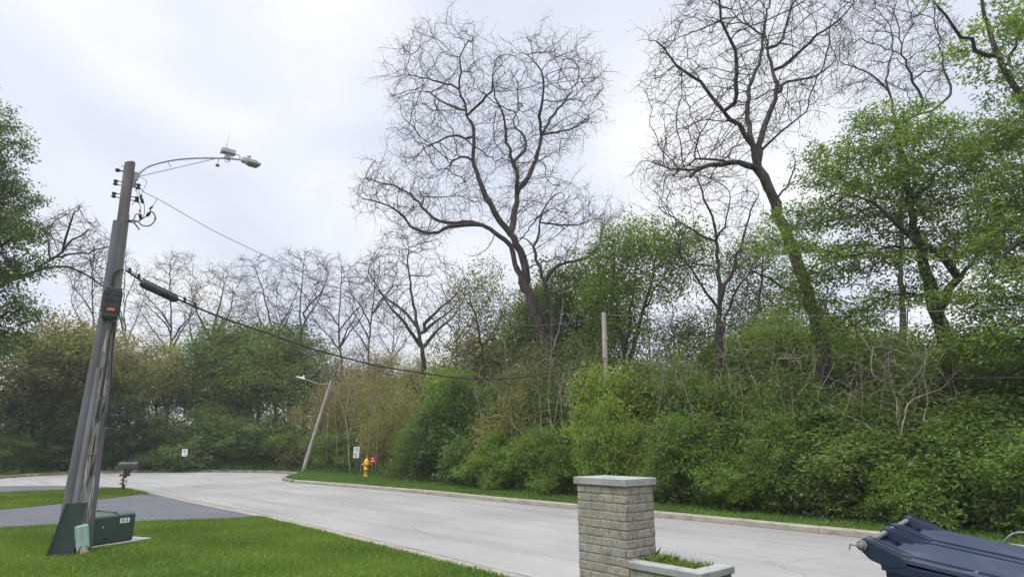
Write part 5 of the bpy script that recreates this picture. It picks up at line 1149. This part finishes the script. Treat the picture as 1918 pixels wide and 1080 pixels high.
MID = (.13, .215, .042); DK = (.11, .19, .048); BR = (.17, .275, .044); YB = (.21, .30, .044); LT = (.16, .235, .06); OLV = (.235, .24, .08); ORG = (.23, .20, .095); BLU = (.105, .175, .054)
FRONT = 'shrubs along the far kerb'
front = [  # kind, px, top, off, width, colour, label
    (1, 1885, 800, 0.9, 2.6, MID, 'mid green shrub behind the dumpster at the right edge'), (0, 1790, 790, 1.0, 2.4, MID, 'green shrub behind the middle of the blue dumpster'), (1, 1720, 850, 0.7, 2.0, BR, 'brighter shrub just above the dumpster hinge rod'),
    (2, 1635, 790, 1.3, 2.6, MID, 'mid green shrub left of the dumpster hinge'), (1, 1545, 802, 1.0, 3.0, LT, 'broad rounded pale green shrub over the right end of the kerb'), (0, 1468, 775, 0.8, 2.2, MID, 'small dark-bellied shrub left of the broad pale one'),
    (1, 1390, 850, 0.7, 1.9, BR, 'low bright green shrub halfway between pillar and dumpster'), (2, 1325, 770, 1.1, 2.4, MID, 'green shrub one place right of the pillar'), (1, 1258, 800, 0.9, 2.0, MID, 'dark low shrub right behind the pillar cap'),
    (2, 1190, 790, 1.0, 1.6, YB, 'small yellow green shrub peeking over the pillar cap'), (0, 1150, 752, 0.9, 2.2, (.165, .255, .042), 'bright green shrub rising behind the pillar cap in front of the pale pole'), (1, 1055, 800, 1.0, 2.6, MID, 'green shrub just left of the pillar'),
    (0, 985, 815, 0.8, 2.6, BR, 'bright rounded shrub two places left of the pillar'), (2, 925, 805, 0.8, 2.4, BR, 'bright green shrub three places left of the pillar'), (0, 868, 700, 2.2, 5.0, DK, 'largest dark green shrub standing highest between hydrant and pillar'),
    (0, 785, 770, 1.4, 3.8, BLU, 'dark bluish shrub right of the red sign'), (3, 720, 800, 2.7, 3.4, DK, 'thin dark shrub behind the small red sign'), (2, 640, 810, 2.3, 3.0, MID, 'low shrub behind the tall white sign'),
    (2, 605, 812, 2.8, 3.2, BR, 'bright shrub just right of the leaning lamp pole'), (2, 545, 812, 2.9, 3.6, BR, 'bright shrub just left of the leaning lamp pole'),
    (0, 490, 775, 3.5, 6.0, BLU, 'dark shrub in the hedge behind the cul-de-sac, nearest the leaning pole'), (1, 430, 760, 3.7, 6.0, DK, 'tall dark shrub in the middle of the hedge behind the cul-de-sac'), (0, 372, 764, 3.3, 6.0, BLU, 'dark shrub right behind the small white sign'),
    (1, 315, 776, 3.5, 6.0, BLU, 'dark shrub left of the small white sign'), (2, 262, 800, 3.5, 5.0, DK, 'dark shrub behind the mailbox'), (0, 205, 780, 3.7, 5.0, MID, 'green shrub just right of the near utility pole'), (1, 130, 800, 3.5, 5.0, DK, 'dark shrub just left of the near utility pole'),
    (0, 70, 810, 3.5, 5.0, DK, 'dark shrub over the left end of the far kerb'), (1, 10, 800, 3.7, 5.5, DK, 'dark shrub at the left edge behind the far kerb')]
for k, px, top, off, wd, c, lb in front: put('s', k, px, top, off, wd, c, lb, FRONT)
mid = [(0, 1905, 740, 2.0, 3.6, DK), (2, 1820, 760, 2.0, 3.6, MID), (0, 1740, 770, 2.0, 3.4, DK), (3, 1665, 740, 2.2, 3.6, MID), (2, 1590, 730, 2.2, 3.6, MID), (0, 1505, 700, 2.4, 3.6, DK), (3, 1430, 720, 2.4, 3.4, MID), (2, 1360, 700, 2.4, 3.4, MID), (0, 1290, 690, 2.4, 3.6, DK), (2, 1230, 670, 2.6, 3.4, LT),
       (2, 1165, 678, 2.0, 3.1, YB), (2, 1110, 735, 1.2, 2.5, YB), (3, 1050, 720, 2.4, 3.8, MID), (3, 985, 710, 2.4, 3.8, OLV), (0, 925, 720, 2.6, 3.8, DK), (2, 850, 690, 3.2, 4.5, BR), (3, 700, 690, 3.2, 5.0, OLV), (3, 650, 680, 3.5, 5.0, ORG), (3, 610, 700, 4.0, 5.0, ORG), (3, 760, 720, 3.2, 4.5, OLV)]
mlabs = ['dark bush in the second row at the right edge', 'mid green bush in the second row above the dumpster lids', 'dark bush in the second row under the thick forked trunk', 'thin leaved bush around the pale bare stems on the right', 'green bush left of the pale stems in the second row', 'dark bush at the foot of the leaning bare trunk', 'loose bush left of the leaning bare trunk', 'green bush at the foot of the slender bare tree', 'dark bush left of the slender bare tree', 'light bush in the gap right of the airy tree',
         'bright yellow green bush immediately right of the pale pole', 'bright yellow green bush in front of the foot of the pale pole', 'loose green bush left of the pale pole', 'loose olive bush among the pale stems under the big bare tree', 'dark bush behind the fan of pale stems', 'bright topped bush behind the largest dark shrub', 'yellowish olive bush above the hydrant', 'orange brown bush between leaning pole and hydrant', 'orange brown bush right behind the leaning lamp pole', 'olive bush between the hydrant and the largest dark shrub']
for (k, px, top, off, wd, c), lb in zip(mid, mlabs): put('s', k, px, top, off, wd, c, lb, 'second row bushes')
back = [(2, 1450, 560, 9, 3.0, (.2, .27, .07), 'pale airy tree behind the leaning bare trunk on its left'), (1, 1625, 560, 8, 2.8, (.18, .26, .055), 'fresh green airy tree in the gap right of the leaning bare trunk'), (2, 1072, 600, 3.0, 3.0, (.17, .22, .06), 'light green small tree at the right of the big central trunk'), (0, 1890, 620, 5, 4, MID, 'green small tree under the right edge tree'), (0, 1810, 640, 6, 4, DK, 'dark small tree behind the thick forked trunk'), (1, 1660, 590, 7, 4, MID, 'loose small tree behind the pale stems on the right'), (1, 1560, 570, 7, 4, LT, 'light small tree behind the leaning bare trunk'), (1, 1480, 580, 8, 4, MID, 'loose small tree left of the leaning bare trunk'), (0, 1385, 620, 8, 4, LT, 'small tree right behind the slender bare tree'), (1, 1310, 610, 8, 4, LT, 'small tree left behind the slender bare tree'),
        (2, 1245, 640, 8, 4, OLV, 'pale airy small tree in the gap right of the airy tree'), (2, 1003, 620, 2.8, 3.2, (.17, .21, .06), 'small tree at the left of the big central trunk'), (1, 950, 610, 9, 5, OLV, 'olive small tree behind the fan of pale stems'), (0, 850, 660, 9, 5, MID, 'small green tree behind the largest dark shrub'), (2, 790, 640, 10, 5.5, OLV, 'olive small tree at the foot of the two-leader tree'), (2, 720, 640, 9, 5.5, OLV, 'yellow olive small tree behind the hydrant'), (2, 665, 620, 8, 5.5, ORG, 'orange brown small tree between the leaning pole and the hydrant'), (2, 615, 635, 9, 5.5, OLV, 'olive small tree behind the top of the leaning pole'),
        (1, 540, 605, 6, 7, (.12, .19, .036), 'bright green small tree left of the leaning lamp pole'), (1, 478, 575, 8, 7.5, (.125, .2, .036), 'bright green rounded tree in the middle of the cul-de-sac wood'), (0, 420, 570, 7, 7, (.12, .19, .036), 'bright green tree right of the thick dark trunk'), (1, 360, 615, 7, 6.5, MID, 'green small tree left of the thick dark trunk'), (2, 290, 625, 6, 7, OLV, 'olive brown tree right of the near pole'), (2, 235, 605, 5, 7, OLV, 'olive tree beside the near pole'),
        (2, 150, 585, 6, 8, ORG, 'orange brown tree left of the near pole'), (2, 85, 565, 5, 8, (.18, .165, .065), 'brown budding tree under the dark tree at the left edge'), (1, 25, 595, 4, 8, (.16, .185, .055), 'olive tree at the left edge'), (1, 110, 665, 4, 6, MID, 'low olive tree left of the near pole'), (0, 40, 675, 4, 6, DK, 'dark low tree at the left edge'), (1, 190, 675, 4, 6, LT, 'low olive tree behind the near pole')]
for k, px, top, off, wd, c, lb in back: put('t', k, px, top, off, wd, c, lb, 'small trees inside the wood')

# ---------------------------------------------------------------- thicket filling the wood behind (nobody could count it)
def thicket(name, o0, o1, n, hfun, ln, color, label, i0=0, i1=None):
    mb_ = []; ln_e = EDGE_W[i0:i1]; d = np.r_[0, np.cumsum(np.linalg.norm(np.diff(ln_e, axis=0), axis=1))]
    t = np.gradient(ln_e, axis=0); t /= np.linalg.norm(t, axis=1)[:, None]; nr = np.stack([t[:, 1], -t[:, 0]], 1)
    m = n // 14; s = rng.uniform(0, d[-1], m); o = rng.uniform(o0, o1, m); z = rng.uniform(0, 1, m)
    q = np.stack([np.interp(s, d, ln_e[:, 0]) + o * np.interp(s, d, nr[:, 0]), np.interp(s, d, ln_e[:, 1]) + o * np.interp(s, d, nr[:, 1])], 1)
    hh = hfun(s, o); P = np.c_[q, .1 + z * hh]; k = np.repeat(np.arange(m), 14); P = P[k] + rng.normal(0, .28, (len(k), 3)) * (ln / .15); P[:, 2] = np.maximum(P[:, 2], .12)
    V, F_ = leaf_quads(P, rng.normal(size=P.shape) + [0, 0, -.3], rng.normal(size=P.shape) * .7 + [0, 0, 1], ln * rng.uniform(.6, 1.3, len(P)), .6 * ln * rng.uniform(.7, 1.3, len(P)))
    o_ = add_obj(name, np_mesh(name, V, F_, [M['leaf']], vary=np.clip(.6 * rng.uniform(0, 1, m)[k] + .4 * rng.uniform(0, 1, len(k)), 0, 1))); o_.color = (*color, 1)
    return tag(o_, label, 'undergrowth', kind='stuff')
wob = lambda s: .5 + .25 * np.sin(s * .55) + .25 * np.sin(s * 1.37 + 1)
thicket('undergrowth', 1.8, 8.0, 110000, lambda s, o: 2.4 + 1.8 * wob(s) + .16 * o, .14, (.125, .185, .045), 'dark leafy undergrowth filling the wood behind the shrubs')
thicket('far_wood', 12.0, 26.0, 90000, lambda s, o: 3.6 + 3.0 * wob(s * .6), .26, (.15, .17, .06), 'distant mixed green wood behind everything')
thicket('ground_cover', .15, 1.6, 26000, lambda s, o: .12 + .55 * np.clip(wob(s * 3.1), 0, 1) ** 2 * np.clip(o, 0, 1), .075, (.07, .125, .03), 'low weeds at the foot of the shrubs along the grass')

# ---------------------------------------------------------------- pale bare stems standing in front of the green
def stems(label, off, px0, lines, r=.022):
    Yb = edge_at(px0, off + .15)[1]; pl = Plant()
    for k, (pp, rr) in enumerate(lines):
        pts = [at(x, y, Yb + .35 * math.sin(3 * k + i * .7)) for i, (x, y) in enumerate(pp)]
        if k == 0:
            b = pts[0].copy(); b[2] = .1; pts = [b] + pts
        pl.limb(pts, rr, rr * .45, .2, .012)
    P = pl.P.copy(); nt_ = len(P); tipA = P[rng.integers(nt_ // 3, nt_, 26)] + rng.normal(0, .5, (26, 3)) + [0, 0, .4]
    pl.grow(tipA, .16, 1.2, .22, 9, .15, .05, start=nt_ // 3, inert=.7)
    root = tag(empty('bare_sapling', pl.P[0]), label, 'sapling', 'pale bare saplings')
    finish_plant(pl, root, pl.P[0], .006, 0, bark='pale_bark', thin='pale_bark', names=('stem', 'twigs'), cap=.02, thin_leaf_r=-1)
stems('fan of pale bare stems leaning left below the big bare tree', .9, 980, [([(985, 840), (979, 813), (962, 796), (952, 780), (944, 760), (937, 731), (923, 722), (906, 712)], .035), ([(944, 763), (928, 758), (906, 755), (890, 741)], .02), ([(952, 784), (933, 777), (916, 782), (894, 770)], .02)])
stems('short pale crooked stem right of the leaning fan of stems', 1.5, 1003, [([(1004, 800), (1003, 775), (996, 741), (992, 724), (979, 709)], .03)])
stems('tallest pair of straight pale stems in front of the big bare trunk', 1.5, 1034, [([(1034, 820), (1032, 784), (1027, 748), (1029, 712), (1032, 664), (1034, 640)], .04), ([(1034, 800), (1039, 784), (1048, 731), (1058, 695)], .028), ([(1032, 664), (1048, 610), (1056, 560)], .03)])
stems('forked pale stems between the big bare trunk and the pale pole', 1.2, 1075, [([(1076, 840), (1075, 818), (1070, 775), (1075, 752), (1087, 731), (1106, 712), (1116, 698)], .04), ([(1073, 770), (1068, 753), (1063, 722), (1077, 705), (1088, 690)], .024), ([(1068, 756), (1058, 735), (1040, 715)], .022)])
stems('single pale stem in the bushes right of the pale pole', 1.6, 1289, [([(1291, 760), (1289, 719), (1285, 691), (1281, 663)], .03), ([(1287, 705), (1268, 675), (1260, 650)], .016)])
stems('forked pale stems in front of the slender bare tree', 1.8, 1368, [([(1372, 770), (1368, 719), (1363, 688), (1360, 675), (1342, 649), (1338, 630)], .03), ([(1361, 678), (1357, 650), (1355, 635)], .022)])
stems('pale stem leaning left beneath the ragged green tree', 1.6, 1414, [([(1425, 760), (1414, 719), (1399, 682), (1395, 668), (1387, 654)], .035)])
stems('pale stems with a sideways branch in front of the leaning bare trunk', 1.2, 1457, [([(1478, 800), (1465, 745), (1457, 707), (1450, 684), (1443, 652), (1438, 630)], .035), ([(1458, 700), (1458, 672), (1496, 671), (1520, 660), (1547, 648)], .022), ([(1458, 674), (1473, 659), (1484, 645)], .014), ([(1496, 671), (1512, 650), (1524, 635)], .014)])
stems('crossing pale stems left of the thick forked trunk', 1.2, 1680, [([(1692, 830), (1684, 770), (1672, 725), (1663, 679), (1667, 638), (1670, 610)], .035), ([(1670, 722), (1653, 683), (1636, 664), (1622, 642)], .026), ([(1670, 720), (1636, 705), (1636, 651), (1668, 655), (1698, 661), (1728, 672)], .02)])
stems('pale stem curving up to the right below the thick forked trunk', 1.0, 1685, [([(1683, 800), (1681, 760), (1681, 739), (1700, 722), (1722, 696), (1739, 661), (1748, 631)], .028)])
stems('long pale branch sweeping right under the thick forked trunk', .9, 1700, [([(1690, 830), (1700, 760), (1724, 741), (1760, 730), (1782, 709), (1799, 689)], .03)])
stems('pale fallen looking branch low in the bushes right of the leaning trunk', .7, 1600, [([(1650, 850), (1637, 807), (1601, 783), (1565, 771), (1522, 745), (1500, 720)], .025)])
stems('thin pale stems behind the tall white sign', 1.2, 650, [([(655, 880), (650, 800), (640, 760), (625, 720)], .05), ([(651, 830), (662, 780), (668, 720)], .035), ([(645, 780), (655, 730), (650, 680)], .03)])
stems('thin pale stem rising behind the yellow hydrant', .8, 688, [([(686, 880), (690, 850), (693, 820), (697, 780), (694, 740)], .05)])
# more thin dead saplings scattered through the thicket
rs = random.Random(5)
for px in (610, 628, 676, 705, 905, 960, 1015, 1058, 1098, 1235, 1265, 1305, 1335, 1395, 1430, 1490, 1515, 1580, 1615, 1650, 1720, 1740, 1790):
    top = rs.uniform(610, 690); ln_ = rs.uniform(-38, 38); y0 = rs.uniform(790, 830)
    k = (880 - px) / 5000 * 60
    main = [(px + k, y0), (px + ln_ * .25, y0 - (y0 - top) * .35 + rs.uniform(-4, 4)), (px + ln_ * .6 + rs.uniform(-5, 5), y0 - (y0 - top) * .7), (px + ln_, top)]
    x2, y2 = main[1]; sg = rs.choice([-1, 1]); br = [(x2, y2), (x2 + sg * 14, y2 - 26), (x2 + sg * rs.uniform(22, 40), y2 - rs.uniform(50, 85))]
    stems('thin pale bare sapling among the shrubs of the thicket', rs.uniform(.8, 1.8), px, [(main, rs.uniform(.018, .028)), (br, .014)])
